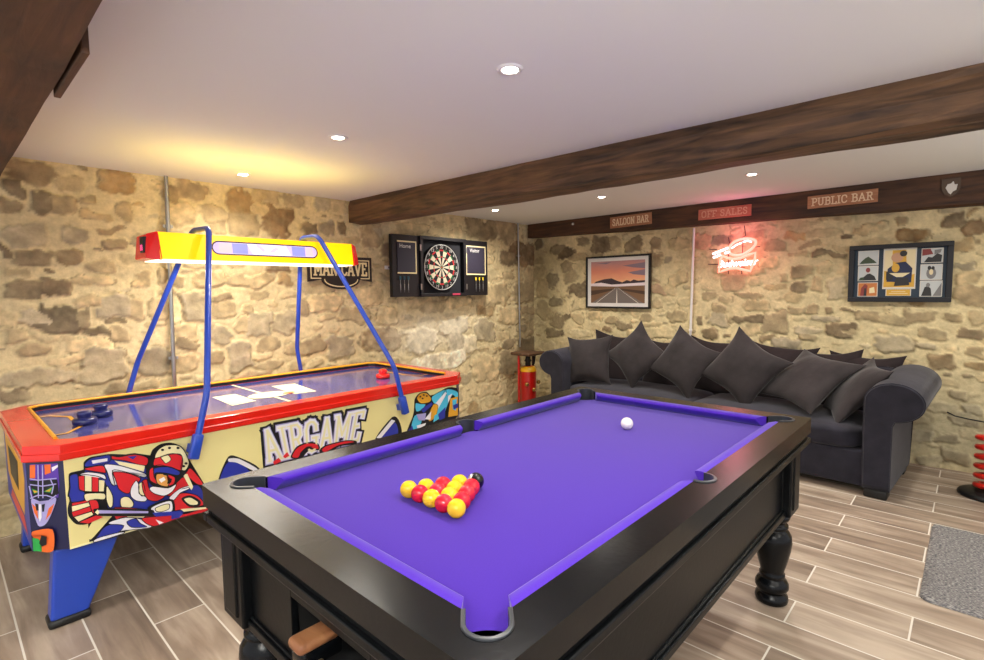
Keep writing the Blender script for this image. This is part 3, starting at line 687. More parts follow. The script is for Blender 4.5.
# artwork: inked shapes lying on the panels
YF = AY0+bi
def soft(pts):
    N = len(pts); out = []
    for i in range(N):
        p0, p1, p2, p3 = [Vector((*pts[(i+k) % N], 0)) for k in (-1, 0, 1, 2)]
        for j in range(4):
            t = j/4; c = .5*((2*p1)+(p2-p0)*t+(2*p0-5*p1+4*p2-p3)*t*t+(3*p1-p0-3*p2+p3)*t**3); l = p1.lerp(p2, t); q = l.lerp(c, .8); out.append((q.x, q.y))
    return out
def art(name, crop, shapes, planep, planen, parent, label=None, step=.0004):
    x0, y0, s = crop; mb = MB(); n = Vector(planen).normalized()
    for k, (c, pts) in enumerate(shapes):
        if 5 <= len(pts) <= 60 and name != 'goalie_mask_artwork' or len(pts) > 6: pts = soft(pts)
        P = [hit(x0+a/s, y0+b/s, planep, planen) + n*(.0008+k*step) for a, b in pts]
        # orient outwards
        nn = sum(((P[i]-P[0]).cross(P[i+1]-P[0]) for i in range(1, len(P)-1)), Vector())
        if nn.dot(n) < 0: P = P[::-1]
        bm = bmesh.new(); vs = [bm.verts.new(p) for p in P]
        try: f = bm.faces.new(vs); bmesh.ops.triangulate(bm, faces=[f])
        except Exception: pass
        mb.frombm(bm, IK[c])
        if c != 'K' and c != 'Y' and name in ('hockey_player_artwork', 'second_player_artwork') and len(P) > 8:
            mb.rk = 0; mb.ribbon([q + n*.0001 for q in P]+[P[0]+n*.0001], .0032 if name[0] == "h" else .003, n, IK['K'])
    o = mb.build(name, INK, parent)
    if label: o['label'] = label
    return o
HOCKEY = [
('K', [(45,275),(75,262),(120,250),(120,215),(150,190),(200,180),(260,172),(300,180),(380,168),(450,185),(470,150),(510,122),(560,115),(610,130),(635,165),(655,215),(690,270),(735,330),(742,400),(738,463),(620,495),(440,545),(300,590),(155,622),(170,590),(215,540),(250,490),(200,505),(130,530),(80,528),(45,490),(38,450),(50,400),(38,385),(45,340)]),
('Y', [(185,492),(262,484),(252,500),(215,540),(172,592),(150,606),(140,560)]),
('B', [(120,260),(265,200),(420,235),(560,330),(700,330),(732,400),(700,440),(440,535),(250,470),(230,320)]),
('R', [(262,182),(300,187),(380,174),(445,192),(440,228),(400,226),(330,206),(268,202)]),
('B', [(340,185),(390,182),(370,200)]),
('B', [(126,220),(155,195),(200,185),(253,178),(250,212),(200,226),(130,238)]),
('W', [(160,205),(240,193),(240,208),(165,222)]),
('R', [(130,243),(215,230),(232,262),(222,268),(130,252)]),
('W', [(225,225),(300,230),(430,270),(425,290),(330,262),(265,255),(278,330),(258,320),(238,262)]),
('C', [(275,205),(430,232),(425,262),(300,226)]),
('R', [(270,262),(340,268),(408,296),(380,330),(345,372),(300,352),(280,300)]),
('C', [(305,402),(325,388),(350,392),(372,420),(362,442),(312,442)]),
('W', [(358,345),(385,305),(400,335),(400,372),(440,392),(430,412),(385,408),(358,385)]),
('C', [(398,325),(420,315),(432,372),(415,385),(400,365)]),
('R', [(415,310),(440,300),(450,345),(480,366),(530,385),(490,410),(445,402),(420,360)]),
('B', [(48,282),(88,275),(96,350),(122,362),(130,400),(60,416),(50,396),(43,380),(50,340)]),
('R', [(92,285),(120,281),(122,358),(98,350)]), ('C', [(125,281),(158,278),(158,360),(125,358)]), ('R', [(162,282),(192,290),(192,360),(162,360)]), ('C', [(196,302),(224,306),(220,360),(196,360)]),
('W', [(90,276),(140,262),(220,274),(230,300),(190,284),(130,275)]),
('C', [(125,372),(222,370),(224,400),(175,400),(130,410)]), ('R', [(60,420),(125,408),(150,410),(60,432)]),
('C', [(58,436),(150,414),(158,430),(60,462)]), ('R', [(58,466),(157,436),(165,455),(65,487)]), ('C', [(70,490),(167,460),(182,470),(92,512)]), ('R', [(97,516),(187,478),(215,490),(142,522)]),
('C', [(234,330),(264,380),(264,432),(247,440),(232,400)]), ('R', [(145,405),(185,405),(195,445),(165,470),(150,430)]),
('R', [(275,440),(460,455),(480,485),(320,490),(280,500)]), ('C', [(330,470),(430,480),(420,492),(340,490)]),
('W', [(250,512),(330,490),(410,500),(462,540),(330,556),(290,562),(320,532),(250,525)]),
('B', [(215,546),(250,526),(320,532),(280,576),(182,612),(166,612),(190,580)]),
('B', [(335,512),(380,496),(402,520),(436,538),(360,540)]), ('W', [(168,606),(200,590),(300,565),(320,570),(180,614)]),
('R', [(410,495),(520,482),(640,470),(735,440),(736,460),(600,494),(470,535)]), ('W', [(480,500),(522,516),(500,526)]), ('B', [(560,470),(620,470),(600,492),(560,500)]),
('R', [(556,392),(620,366),(692,380),(722,428),(600,452),(575,452)]),
('K', [(610,395),(655,378),(706,405),(702,432),(650,436)]), ('C', [(622,398),(655,388),(694,410),(690,426),(652,426)]),
('R', [(590,300),(640,285),(662,330),(600,350),(560,380),(535,372)]),
('W', [(548,390),(600,345),(655,328),(648,346),(604,366),(572,402)]),
('R', [(655,240),(690,275),(722,322),(690,322),(650,290),(618,265)]), ('C', [(618,275),(640,268),(670,335),(660,352)]),
('K', [(438,440),(500,408),(566,398),(578,452),(545,478),(468,478)]),
('W', [(455,442),(500,418),(558,405),(566,450),(540,468),(472,468)]), ('C', [(478,442),(520,424),(548,422),(546,446),(510,460),(484,458)]),
('K', [(168,462),(185,442),(442,448),(472,460),(462,482),(185,480)]), ('L', [(182,451),(442,457),(442,467),(184,468)]), ('C', [(172,462),(186,448),(196,462),(186,474)]),
('B', [(462,465),(610,455),(615,475),(480,484)]), ('C', [(604,446),(735,436),(735,445),(622,460)]),
('K', [(430,240),(470,170),(500,135),(560,115),(610,130),(640,175),(655,215),(640,255),(590,310),(545,345),(470,332),(440,300)]),
('C', [(474,180),(492,146),(530,124),(590,124),(622,150),(648,210),(630,250),(606,242),(612,180),(560,165),(500,183),(480,200)]),
('R', [(472,192),(505,182),(550,170),(602,168),(616,200),(606,250),(560,235),(500,222),(468,226)]), ('C', [(505,185),(540,172),(556,196),(530,215),(515,200)]),
('B', [(470,240),(540,232),(600,256),(590,275),(530,264),(482,262),(468,278)]),
('R', [(446,250),(466,235),(470,280),(490,320),(450,300)]),
('S', [(482,270),(530,268),(578,284),(570,320),(530,332),(486,316)]), ('R', [(530,268),(575,284),(570,318),(540,328),(555,300)]),
('W', [(494,296),(520,282),(528,298),(506,312)]), ('K', [(516,262),(545,268),(540,278),(515,272)]), ('K', [(560,272),(590,274),(582,286)]), ('K', [(540,300),(560,290),(556,310),(535,318)]),
('W', [(462,330),(540,338),(582,318),(562,355),(520,378),(470,366),(446,345)]),
] + [('K', [(x+8*math.cos(t), y+6*math.sin(t)) for t in np.linspace(0, 2*PI, 8, False)]) for x, y in ((512, 146), (547, 136), (590, 136), (630, 214), (618, 228))]
art('hockey_player_artwork', (60, 420, 5.078), HOCKEY, (0, YF, 0), (0, -1, 0), air, 'red and blue hockey player printed on the near end of the side')
FIG2 = [
('K', [(190,410),(245,270),(250,160),(290,108),(350,98),(392,130),(500,70),(560,58),(606,88),(606,295),(500,345),(260,470),(190,470)]),
('T', [(215,400),(250,290),(310,300),(300,370),(260,450),(205,455)]),
('B', [(200,410),(230,370),(250,440),(205,450)]),
('G', [(268,150),(295,112),(345,106),(386,150),(370,182),(300,192)]),
('T', [(256,190),(300,196),(340,200),(305,245),(262,258)]), ('B', [(300,240),(388,182),(400,200),(322,270)]),
('T', [(392,134),(500,78),(502,150),(440,205),(402,186)]), ('T', [(500,80),(600,96),(600,165),(560,122),(520,200),(482,290),(425,262)]),
('W', [(420,190),(500,98),(512,108),(432,250)]), ('G', [(400,200),(440,210),(420,300),(370,340),(360,300)]),
('W', [(330,320),(384,255),(378,325)]), ('T', [(410,290),(470,250),(480,300),(400,345)]), ('B', [(440,280),(500,220),(495,310),(450,330)]),
('G', [(540,150),(602,135),(602,288),(522,302)]), ('T', [(556,165),(592,152),(584,250),(560,240)]), ('W', [(520,130),(556,110),(520,190)]),
('L', [(260,280),(340,270),(330,330),(280,330)]), ('W', [(262,372),(340,350),(330,372),(270,400)]), ('B', [(560,205),(600,190),(600,225),(565,240)])] + \
 [('K', [(x+7*math.cos(t), y+7*math.sin(t)) for t in np.linspace(0, 2*PI, 8, False)]) for x, y in ((292, 135), (320, 122), (345, 130), (310, 150))]
art('second_player_artwork', (384, 380, 8.2), FIG2, (0, YF, 0), (0, -1, 0), air, 'cyan and gold player printed on the far end of the side')
PADS = [('K', [(60,425),(92,350),(128,352),(195,388),(180,440),(75,455)]), ('B', [(66,420),(95,365),(150,385),(175,430),(80,445)]), ('W', [(95,356),(128,357),(186,388),(176,396),(122,370),(94,366)]),
        ('K', [(575,290),(630,220),(652,230),(662,275),(640,330),(590,330)]), ('B', [(590,290),(636,236),(650,270),(630,320),(596,320)]), ('W', [(578,288),(628,228),(640,232),(592,290)])]
for q in (PADS[:3], PADS[3:]): art('shoulder_pad_artwork', (200, 350, 3.28), q, (0, YF, 0), (0, -1, 0), air)
# AIRGAME lettering, wider at the top
Q = [at_y(x, y, YF-.001) for x, y in ((265.5, 464.0), (360.0, 441.0), (368.0, 408.0), (253.5, 430.0))]
def lq(u, v):
    a = Q[0].lerp(Q[1], u); b = Q[3].lerp(Q[2], u); return a.lerp(b, v)
def inset(u, v, off=0): 
    p = lq(.025+u*.95, .06+v*.86); return Vector((p.x, p.y-off, p.z))
mb = MB(); ny = (0, -1, 0)
serif_text(mb, 'AIRGAME', lambda u, v: inset(u, v, .0002), ny, .40, IK['K'], .05, .40)
serif_text(mb, 'AIRGAME', lambda u, v: inset(u, v, .0008), ny, .235, IK['L'], .05, .235)
serif_text(mb, 'AIRGAME', lambda u, v: inset(u, v, .0013), ny, .185, IK['W'], .05, .17)
serif_text(mb, 'AIRGAME', lambda u, v: inset(u, v, .0018), ny, .07, IK['C'], .05, .03)
lt = mb.build('lettering', INK, air); lt['label'] = 'AIRGAME in white slab letters outlined black'
LOW = [('K', [(355,440),(395,365),(470,332),(545,338),(560,385),(480,395),(430,445)]), ('R', [(366,432),(402,372),(470,342),(538,347),(550,378),(500,372),(440,392),(405,440)]), ('K', [(420,410),(470,362),(510,366),(470,385),(440,420)]),
       ('K', [(555,392),(600,352),(740,318),(815,322),(810,345),(700,360),(600,420)]), ('R', [(575,385),(610,358),(740,325),(800,330),(690,352),(600,400)]), ('R', [(230,470),(270,440),(290,465),(240,490)]), ('R', [(300,430),(330,400),(345,425),(315,445)])]
art('red_script_artwork', (240, 395, 7.03), LOW, (0, YF-.0065, 0), (0, -1, 0), air)
# goalie mask on the chamfered corner
A8, B8 = Vector(P8[7]), Vector(P8[0]); cn = Vector((-(A8-B8).y, (A8-B8).x, 0)); cn = cn if cn.y < 0 and cn.x < 0 else -cn
MASK = [('P', [(0,240),(122,234),(130,330),(125,385),(10,385),(0,330)]), ('O', [(0,242),(24,240),(24,300),(0,300)]), ('O', [(64,240),(92,238),(92,275),(66,285)]), ('W', [(96,252),(124,240),(124,250),(100,270)]),
 ('K', [(0,310),(122,305),(128,365),(110,385),(15,385)]), ('E', [(10,345),(45,358),(20,368)]), ('E', [(62,358),(105,335),(92,362)]), ('G', [(15,350),(38,358),(22,364)]), ('G', [(70,356),(98,342),(88,358)]),
 ('L', [(10,388),(60,410),(118,385),(104,440),(80,490),(60,508),(38,505),(16,440)]), ('O', [(12,410),(36,430),(40,480),(22,450)]), ('O', [(110,410),(86,430),(72,482),(98,450)]), ('K', [(26,408),(40,412),(42,440),(32,440)]), ('K', [(56,414),(70,410),(66,445),(58,445)]), ('W', [(44,412),(54,412),(56,470),(48,490),(42,470)])]
def strk(pts, w):
    out = []
    for (ax, ay), (bx, by) in zip(pts, pts[1:]):
        L = math.hypot(bx-ax, by-ay) or 1; nx, ny_ = -(by-ay)/L*w/2, (bx-ax)/L*w/2
        out.append(('L', [(ax-nx, ay-ny_), (bx-nx, by-ny_), (bx+nx, by+ny_), (ax+nx, ay+ny_)]))
    return out
for pl_ in ([(40,240),(42,385)], [(60,240),(62,385)], [(4,300),(40,306),(122,298)], [(6,325),(60,332),(122,322)], [(8,385),(40,372),(80,372),(120,385)], [(4,330),(16,385),(50,400),(90,395),(124,370)], [(98,300),(112,330),(104,365)]): MASK += strk(pl_, 5)
MASK += [('O', [(22,528),(108,520),(112,612),(62,618),(60,600),(84,590),(90,548),(62,541),(22,552)]), ('E', [(22,556),(46,560),(60,578),(50,592),(62,616),(24,614)]), ('K', [(60,545),(84,552),(82,586),(62,594),(50,580)])]
art('goalie_mask_artwork', (30, 410, 4.4), MASK, B8, cn, air, 'painted goalie mask on the chamfered corner')
# yellow shape on the near end panel
mb = MB(); xe = AX0+bi-.001
mb.poly([(xe, 3.80, .70), (xe, 3.0, .715), (xe, 2.97, .64), (xe, 3.08, .45), (xe, 3.6, .45), (xe, 3.75, .50)], IK['G']); mb.poly([(xe-.0006, 3.66, .66), (xe-.0006, 3.2, .67), (xe-.0006, 3.25, .52), (xe-.0006, 3.6, .52)], IK['K'])
mb.poly([(xe-.0003, 3.6, .44), (xe-.0003, 3.1, .44), (xe-.0003, 3.0, .38), (xe-.0003, 3.7, .38)], IK['R']); mb.build('end_panel_artwork', INK, air)
# overhead light on blue tube arches
def fillet(path, r=.06, n=5):
    P = [Vector(p) for p in path]; out = [P[0]]
    for a, b, c in zip(P, P[1:], P[2:]):
        d0, d1 = (a-b), (c-b); q = min(r, d0.length*.45, d1.length*.45); s = b+d0.normalized()*q; e = b+d1.normalized()*q
        for k in range(n+1): t = k/n; out.append(s*(1-t)**2+b*2*t*(1-t)+e*t*t)
    return out+[P[-1]]
for S in (0, 1):
    fy, by_ = 2.745, 2.772
    f0, b0 = (at_y(194, 455, fy), at_y(207, 393, by_)) if S == 0 else (at_y(405, 411, fy), at_y(394.5, 367, by_))
    if S == 0: pth = [f0, b0, (1.10, 3.2, 1.80), (1.10, 3.47, 1.81), (.882, 3.93, 1.00), (.825, 3.955, .79)]
    else: pth = [f0, b0, (1.77, 3.2, 1.80), (1.79, 3.47, 1.81), (1.955, 3.93, .985), (1.995, 3.955, .79)]
    tb = MB().tube(fillet(pth, .05), .0155, 14).build('light_arch', M_blue, air)
    d = (Vector(b0)-Vector(f0)).normalized(); u_ = d.cross(Vector((0, -1, 0))).normalized(); n_ = u_.cross(d)
    Mb = Matrix((u_, n_, d)).transposed().to_4x4(); Mb.translation = f0
    MB().bbox((-.023, -.02, -.02), (.023, .02, .10), .008, 0, Mb).box((-.02, -.06, .01), (.02, .0, .05), 0, Mb).build('arch_bracket', M_blue, tb)
M_cany = mat('lit_yellow_acrylic', '#ffd000', .3, emit=.75, ecol='#ffc800'); M_cand = mat('white_diffuser', '#fff4e0', .4, emit=1.5, ecol='#fff0d8')
CX0, CX1, CY0, CY1, CZ0, CZ1 = .862, 2.055, 3.24, 3.52, 1.621, 1.768
can = MB()
can.add([(CX0, CY0, CZ0), (CX1, CY0, CZ0), (CX1, CY1, CZ0), (CX0, CY1, CZ0), (CX0, CY0+.02, CZ1), (CX1, CY0+.02, CZ1), (CX1, CY1-.02, CZ1), (CX0, CY1-.02, CZ1)], [(4, 5, 6, 7), (0, 1, 5, 4), (1, 2, 6, 5), (2, 3, 7, 6), (3, 0, 4, 7)])
can = can.build('light_canopy', M_cany, air); can['label'] = 'glowing yellow overhead canopy'
MB().box((CX0-.01, CY0+.012, CZ0-.007), (CX1, CY1-.012, CZ0)).build('diffuser', M_cand, can)
for e, (x0, x1, sg_) in enumerate(((CX0, .80, -1), (CX1, 2.12, 1))):
    x01 = x0+(.03 if e == 0 else -.03)*0
    vs = [(x0+.012, CY0-.004, CZ0-.006), (x0+.012, CY1+.004, CZ0-.006), (x0-.015*0, CY1-.016, CZ1+.004), (x0-.0, CY0+.016, CZ1+.004), (x1, CY0+.03, CZ0+.004), (x1, CY1-.03, CZ0+.004), (x1+.012*-sg_, CY1-.045, CZ1-.012), (x1+.012*-sg_, CY0+.045, CZ1-.012)]
    f = [(0, 1, 2, 3), (7, 6, 5, 4), (0, 4, 5, 1), (1, 5, 6, 2), (2, 6, 7, 3), (3, 7, 4, 0)]
    ec = MB().add(vs, f).build('end_cap', mat('red_acrylic', '#e01818', .25, emit=.12, ecol='#ff1010', coat=.3), can, bevel=.008, seg=3)
    if e == 0:
        MB().box((x1-.004, 3.285, 1.655), (x1+.012, 3.35, 1.74)).build('score_display', M_ink, ec)
        mb = MB(); put_text(mb, '00', .045, Matrix.Translation((x1-.0055, 3.318, 1.68)) @ Matrix.Rotation(-PI/2, 4, 'Z') @ Matrix.Rotation(PI/2, 4, 'X')); mb.build('score_digits', mat('led_pink', '#ff4a8a', .4, emit=2), ec)
# pill shaped printed panel on the canopy face
fnn = Vector((0, -(CZ1-CZ0), -.02)).normalized()*1
def cface(x, z, off): t = (z-CZ0)/(CZ1-CZ0); return Vector((x, CY0+.02*t, z)) + Vector((0, -1, 0))*off
px0, px1, pz0, pz1 = 1.125, 1.79, 1.655, 1.738
def pill(ins, off):
    r = (pz1-pz0)/2-ins; zc = (pz0+pz1)/2; out = []
    for k in range(13): t = PI/2+PI*k/12; out.append(cface(px0+r+ins+r*math.cos(t), zc+r*math.sin(t), off))
    for k in range(13): t = -PI/2+PI*k/12; out.append(cface(px1-r-ins+r*math.cos(t), zc+r*math.sin(t), off))
    return out
E_l = mat('lit_lilac', '#c9b8ea', .4, emit=.45); E_p = mat('lit_pink', '#eec0c8', .4, emit=.45); E_w = mat('lit_white', '#f6f2f6', .4, emit=.5); E_b = mat('lit_periwinkle', '#8d90dc', .4, emit=.45); E_k = mat('plum_outline', '#4a2438', .4)
mb = MB(); mb.poly(pill(0, .0010), 0); mb.poly(pill(.008, .0016), 1)
def cq(x0, x1, mi, off=.0022, sk=0): mb.poly([cface(x0, pz0+.012, off), cface(x1, pz0+.012, off), cface(x1+sk, pz1-.012, off), cface(x0+sk, pz1-.012, off)], mi)
cq(1.165, 1.24, 2); cq(1.24, 1.33, 4); cq(1.36, 1.60, 3, .0024, -.03); cq(1.61, 1.70, 4); cq(1.70, 1.755, 2)
for q in ([(1.38, 1.72), (1.42, 1.68), (1.44, 1.69), (1.40, 1.73)], [(1.46, 1.685), (1.50, 1.715), (1.53, 1.71), (1.49, 1.68)]): mb.poly([cface(x, z, .003) for x, z in q], 1)
mb.build('printed_panel', [E_k, E_l, E_p, E_w, E_b], can)
# mallets
def mallet(m, loc, label):
    t = thing('air_hockey_mallet', label, 'mallet', loc)
    MB().lathe([(.0, .003), (.05, .003), (.052, .008), (.052, .026), (.046, .032), (.03, .034), (.0, .034)], loc, 28).build('skirt', m, t)
    MB().lathe([(.030, .03), (.028, .04), (.032, .052), (.032, .060), (.026, .066), (0, .068)], loc, 24).build('grip', m, t)
    return t
M_mb = mat('navy_plastic', '#121a5a', .3, coat=.3); M_mr = mat('red_plastic', '#e01c14', .3, coat=.3)
p = at_z(85, 424, .778); mallet(M_mb, (p.x, p.y, .778), 'dark blue mallet nearer the front rail on the violet playfield')
p = at_z(99, 416.5, .778); mallet(M_mb, (p.x+.01, p.y+.0, .778), 'dark blue mallet behind its twin, nearer the stone wall')
p = at_z(383, 378, .778); mallet(M_mr, (p.x, p.y, .778), 'red mallet at the far end of the air hockey table')

# ---------------------------------------------------------------- wall things, dart wall
def conduit(label, top, bot, r, m, clips=()):
    t = thing('conduit_pipe', label, 'pipe', bot)
    MB().tube([bot, top], r, 12).build('tube', m, t)
    for z in clips:
        f = (z-bot[2])/(top[2]-bot[2]); p = Vector(bot).lerp(Vector(top), f)
        MB().lathe([(r+.005, -.012), (r+.005, .012)], p, 14).box((p.x-.03, p.y-.004, p.z-.01), (p.x+.03, p.y+.004, p.z+.01)).build('clip', m, t)
conduit('steel conduit pipe on the stone wall behind the air hockey table', (1.165, YW-.035, ZC), (1.13, YW-.035, .0), .0135, M_steel, (.98, 1.9))
conduit('thin steel conduit pipe by the corner, right of the dartboard', (4.955, YW-.035, ZC), (4.975, YW-.035, .72), .011, M_steel, (1.2, 1.85))
a, b = at_w(694, 230, .035), at_w(690.5, 333, .035); a.z = 2.03
bt = a.lerp(b, (a.z-.35)/(a.z-b.z))
conduit('white trunking running up the wall left of the neon sign', tuple(a), tuple(bt), .012, M_white, (1.0,))

# man cave sign
YS = YW-.035
M_sgn = mat('dark_brown_board', '#22150e', .5); M_sgc = mat('cream_paint', '#e9d8a6', .5)
L_, R_, B_, T_ = at_y(308, 282, YS).x, at_y(372, 282, YS).x, at_y(372, 282, YS).z, at_y(372, 258, YS).z
sg = thing('wall_sign', 'dark brown MAN CAVE sign on stone wall beside the yellow canopy', 'sign', ((L_+R_)/2, YS, B_))
xm = (L_+R_)/2
arc = [(xm+.19*math.cos(t), B_+.02+.085*math.sin(t)) for t in np.linspace(PI, 2*PI, 15)]
pts = [(L_, T_), (L_, B_)]+arc+[(R_, B_), (R_, T_)]
MB().prism([(x, YS, z) for x, z in pts], (0, .012, 0)).build('board', M_sgn, sg)
mb = MB()
for pl_ in ([(L_+.03, T_-.03), (L_+.03, B_+.03), (xm-.2, B_+.03)], [(R_-.03, T_-.03), (R_-.03, B_+.03), (xm+.2, B_+.03)], [(L_+.03, T_-.03), (R_-.03, T_-.03)], [(xm+.165*math.cos(t), B_+.02+.062*math.sin(t)) for t in np.linspace(PI, 2*PI, 13)]): mb.ribbon([(x, YS-.001, z) for x, z in pl_], .01, ny)
serif_text(mb, 'MAN CAVE', lambda u, v: Vector((L_+.055+u*(R_-L_-.11), YS-.002, B_+.06+v*(T_-B_-.115))), ny, .17)
mb.build('lettering', M_sgc, sg)

# dartboard cabinet, doors folded open flat on the wall
YD = YW-.14
def dx(px, py=268, Y=YD): return at_y(px, py, Y).x
x0, x1, x2, x3 = dx(393.5), dx(421), dx(466.5), dx(489)
z0, z1 = at_y(440, 296.5, YD).z, at_y(440, 237.0, YD).z
M_cabb = mat('black_stained_wood', '#131217', .45, noise=.2, nscale=10); M_board = mat('chalkboard', '#2c2838', .6); M_cork = mat('cabinet_lining', '#15161d', .8)
dc = thing('dartboard_cabinet', 'black wooden dartboard cabinet hanging open on the stone wall', 'dartboard cabinet', ((x1+x2)/2, YW, z0))
mb = MB(); mb.box((x1, YD+.06, z0), (x2, YD+.12, z1)); t_ = .035
mb.box((x1, YD, z0), (x2, YD+.08, z0+t_)); mb.box((x1, YD, z1-t_), (x2, YD+.08, z1)); mb.box((x1, YD, z0+t_), (x1+t_, YD+.08, z1-t_)); mb.box((x2-t_, YD, z0+t_), (x2, YD+.08, z1-t_))
mb.build('case', M_cabb, dc, bevel=.003)
MB().box((x1+t_, YD+.055, z0+t_), (x2-t_, YD+.061, z1-t_)).build('back_lining', M_cork, dc)
for side, (a, b) in enumerate(((x0, x1), (x2, x3))):
    dr = MB().box((a+.003, YD+.02, z0+.004), (b-.003, YD+.07, z1-.004)).build('door', M_cabb, dc, bevel=.003)
    u0, u1 = (a+.06, b-.05) if side == 0 else (a+.012, b-.05); v0, v1 = z0+.235, z1-.07
    MB().box((u0, YD+.012, v0), (u1, YD+.021, v1)).build('chalkboard', M_board, dr)
    mb = MB()
    fr = [((u0, v1), (u1, v1)), ((u1, v1), (u1, v0)), ((u0, v0), (u1, v0))]+([((u0, v0), (u0, v1))] if side == 1 else [])
    for q in fr: mb.ribbon([(q[0][0], YD+.011, q[0][1]), (q[1][0], YD+.011, q[1][1])], .014, ny)
    mb.build('chalkboard_border', M_sgc, dr)
    mb = MB(); put_text(mb, 'Home' if side == 0 else 'Visitor', .055, Matrix.Translation(((u0+u1)/2-.02, YD+.0105, v1-.045)) @ Matrix.Rotation(PI/2, 4, 'X')); mb.build('chalkboard_heading', M_white, dr)
    hx = x1 if side == 0 else x2
    for hz in (z0+.1, z1-.12): MB().box((hx-.008, YD-.004, hz-.03), (hx+.008, YD+.004, hz+.03)).build('hinge', M_steel, dr)
MB().box((x2-.21, YD-.002, z0+.012), (x2-.10, YD+.001, z0+.03)).build('maker_badge', mat('pink_badge', '#c2405c', .5), dc)
# board
bc = at_y(441.8, 267.3, YD+.01); RB = .235
M_dk = mat('sisal_black', '#101010', .9); M_dw = mat('sisal_cream', '#d9cdb0', .9); M_dr = mat('sisal_red', '#c2242a', .9); M_dg = mat('sisal_green', '#1c6b3c', .9); M_wire = mat('wire', '#d8d8d4', .4, metal=.5)
db = thing('dartboard', 'round bristle dartboard with red and green rings inside the black cabinet', 'dartboard', (bc.x, YD+.05, bc.z))
MB().lathe([(0, 0), (RB, 0), (RB, .038), (0, .038)], (bc.x, YD+.05, bc.z), 60, axis=Matrix.Rotation(PI/2, 3, 'X')).build('sisal_disc', M_dk, db)
mb = MB(); yb = YD+.0115
def sector(r0, r1, k, mi, off=0):
    P = []; m = 5
    for j in range(m+1): t = PI/2+(k-.5+j/m)*2*PI/20; P.append((bc.x+r1*math.cos(t), yb-off, bc.z+r1*math.sin(t)))
    for j in range(m, -1, -1): t = PI/2+(k-.5+j/m)*2*PI/20; P.append((bc.x+r0*math.cos(t), yb-off, bc.z+r0*math.sin(t)))
    mb.poly(P, mi)
for k in range(20):
    e = k % 2
    sector(.018, .10, k, 0 if e == 0 else 1); sector(.10, .112, k, 2 if e == 0 else 3); sector(.112, .166, k, 0 if e == 0 else 1); sector(.166, .181, k, 2 if e == 0 else 3)
    sector(.181, RB, k, 0)
for r, mi in ((.018, 3), (.009, 2)): mb.poly([(bc.x+r*math.cos(t), yb-.0005*(1 if r > .01 else 2), bc.z+r*math.sin(t)) for t in np.linspace(0, 2*PI, 20, False)], mi)
mb.build('scoring_segments', [M_dk, M_dw, M_dr, M_dg], db)
mb = MB()
for k, nmb in enumerate((20, 5, 12, 9, 14, 11, 8, 16, 7, 19, 3, 17, 2, 15, 10, 6, 13, 4, 18, 1)):
    t = PI/2+k*2*PI/20; put_text(mb, str(nmb), .045, Matrix.Translation((bc.x+.207*math.cos(t), yb-.003, bc.z+.207*math.sin(t))) @ Matrix.Rotation(PI/2, 4, 'X'))
mb.tube([(bc.x+.231*math.cos(t), yb-.003, bc.z+.231*math.sin(t)) for t in np.linspace(0, 2*PI, 48, False)], .004, 6, closed=True)
mb.build('number_ring', M_wire, db)
mb = MB()
for k in range(20):
    t = PI/2+(k+.5)*2*PI/20; mb.ribbon([(bc.x+.018*math.cos(t), yb-.001, bc.z+.018*math.sin(t)), (bc.x+.183*math.cos(t), yb-.001, bc.z+.183*math.sin(t))], .0012, ny)
mb.build('spider_wire', M_wire, db)
# darts held on the doors
def dart(x, z, m, label, group):
    t = thing('dart', label, 'dart', (x, YD+.004, z), group)
    MB().lathe([(.0005, -.075), (.002, -.05), (.004, -.045), (.004, .01), (.002, .015), (.002, .05)], (x, YD+.006, z), 8).build('barrel', M_steel, t)
    mb = MB()
    for q in ((.011, 0), (0, .006)):
        a_, b_ = q; mb.add([(x-a_, YD+.006-b_, z+.085), (x+a_, YD+.006+b_, z+.085), (x+a_, YD+.006+b_, z+.055), (x, YD+.006, z+.045), (x-a_, YD+.006-b_, z+.055)], [(0, 1, 2, 3, 4)])
    mb.build('flight', m, t)
zd = at_y(450, 285, YD).z
for i, px in enumerate((401, 405, 409)): dart(dx(px, 285), zd, mat('teal_flight', '#2a5a6a', .5), ('left', 'middle', 'right')[i]+' of the three dark darts on the left cabinet door', 'darts on the left cabinet door')
for i, px in enumerate((476.5, 480, 483.5)): dart(dx(px, 285), zd, mat('yellow_flight', '#d8c030', .5), ('left', 'middle', 'right')[i]+' of the three yellow darts on the right cabinet door', 'darts on the right cabinet door')
p = at_y(388, 267.5, YW-.03)
sw = thing('wall_switch', 'small white wall switch just left of the dartboard cabinet', 'switch', tuple(p))
MB().bbox((p.x-.035, p.y-.008, p.z-.018), (p.x+.035, p.y+.012, p.z+.018), .004).build('plate', M_white, sw); MB().box((p.x-.005, p.y-.012, p.z-.009), (p.x+.02, p.y-.006, p.z+.009)).build('rocker', mat('rocker_grey', '#8d8a90', .5), sw)

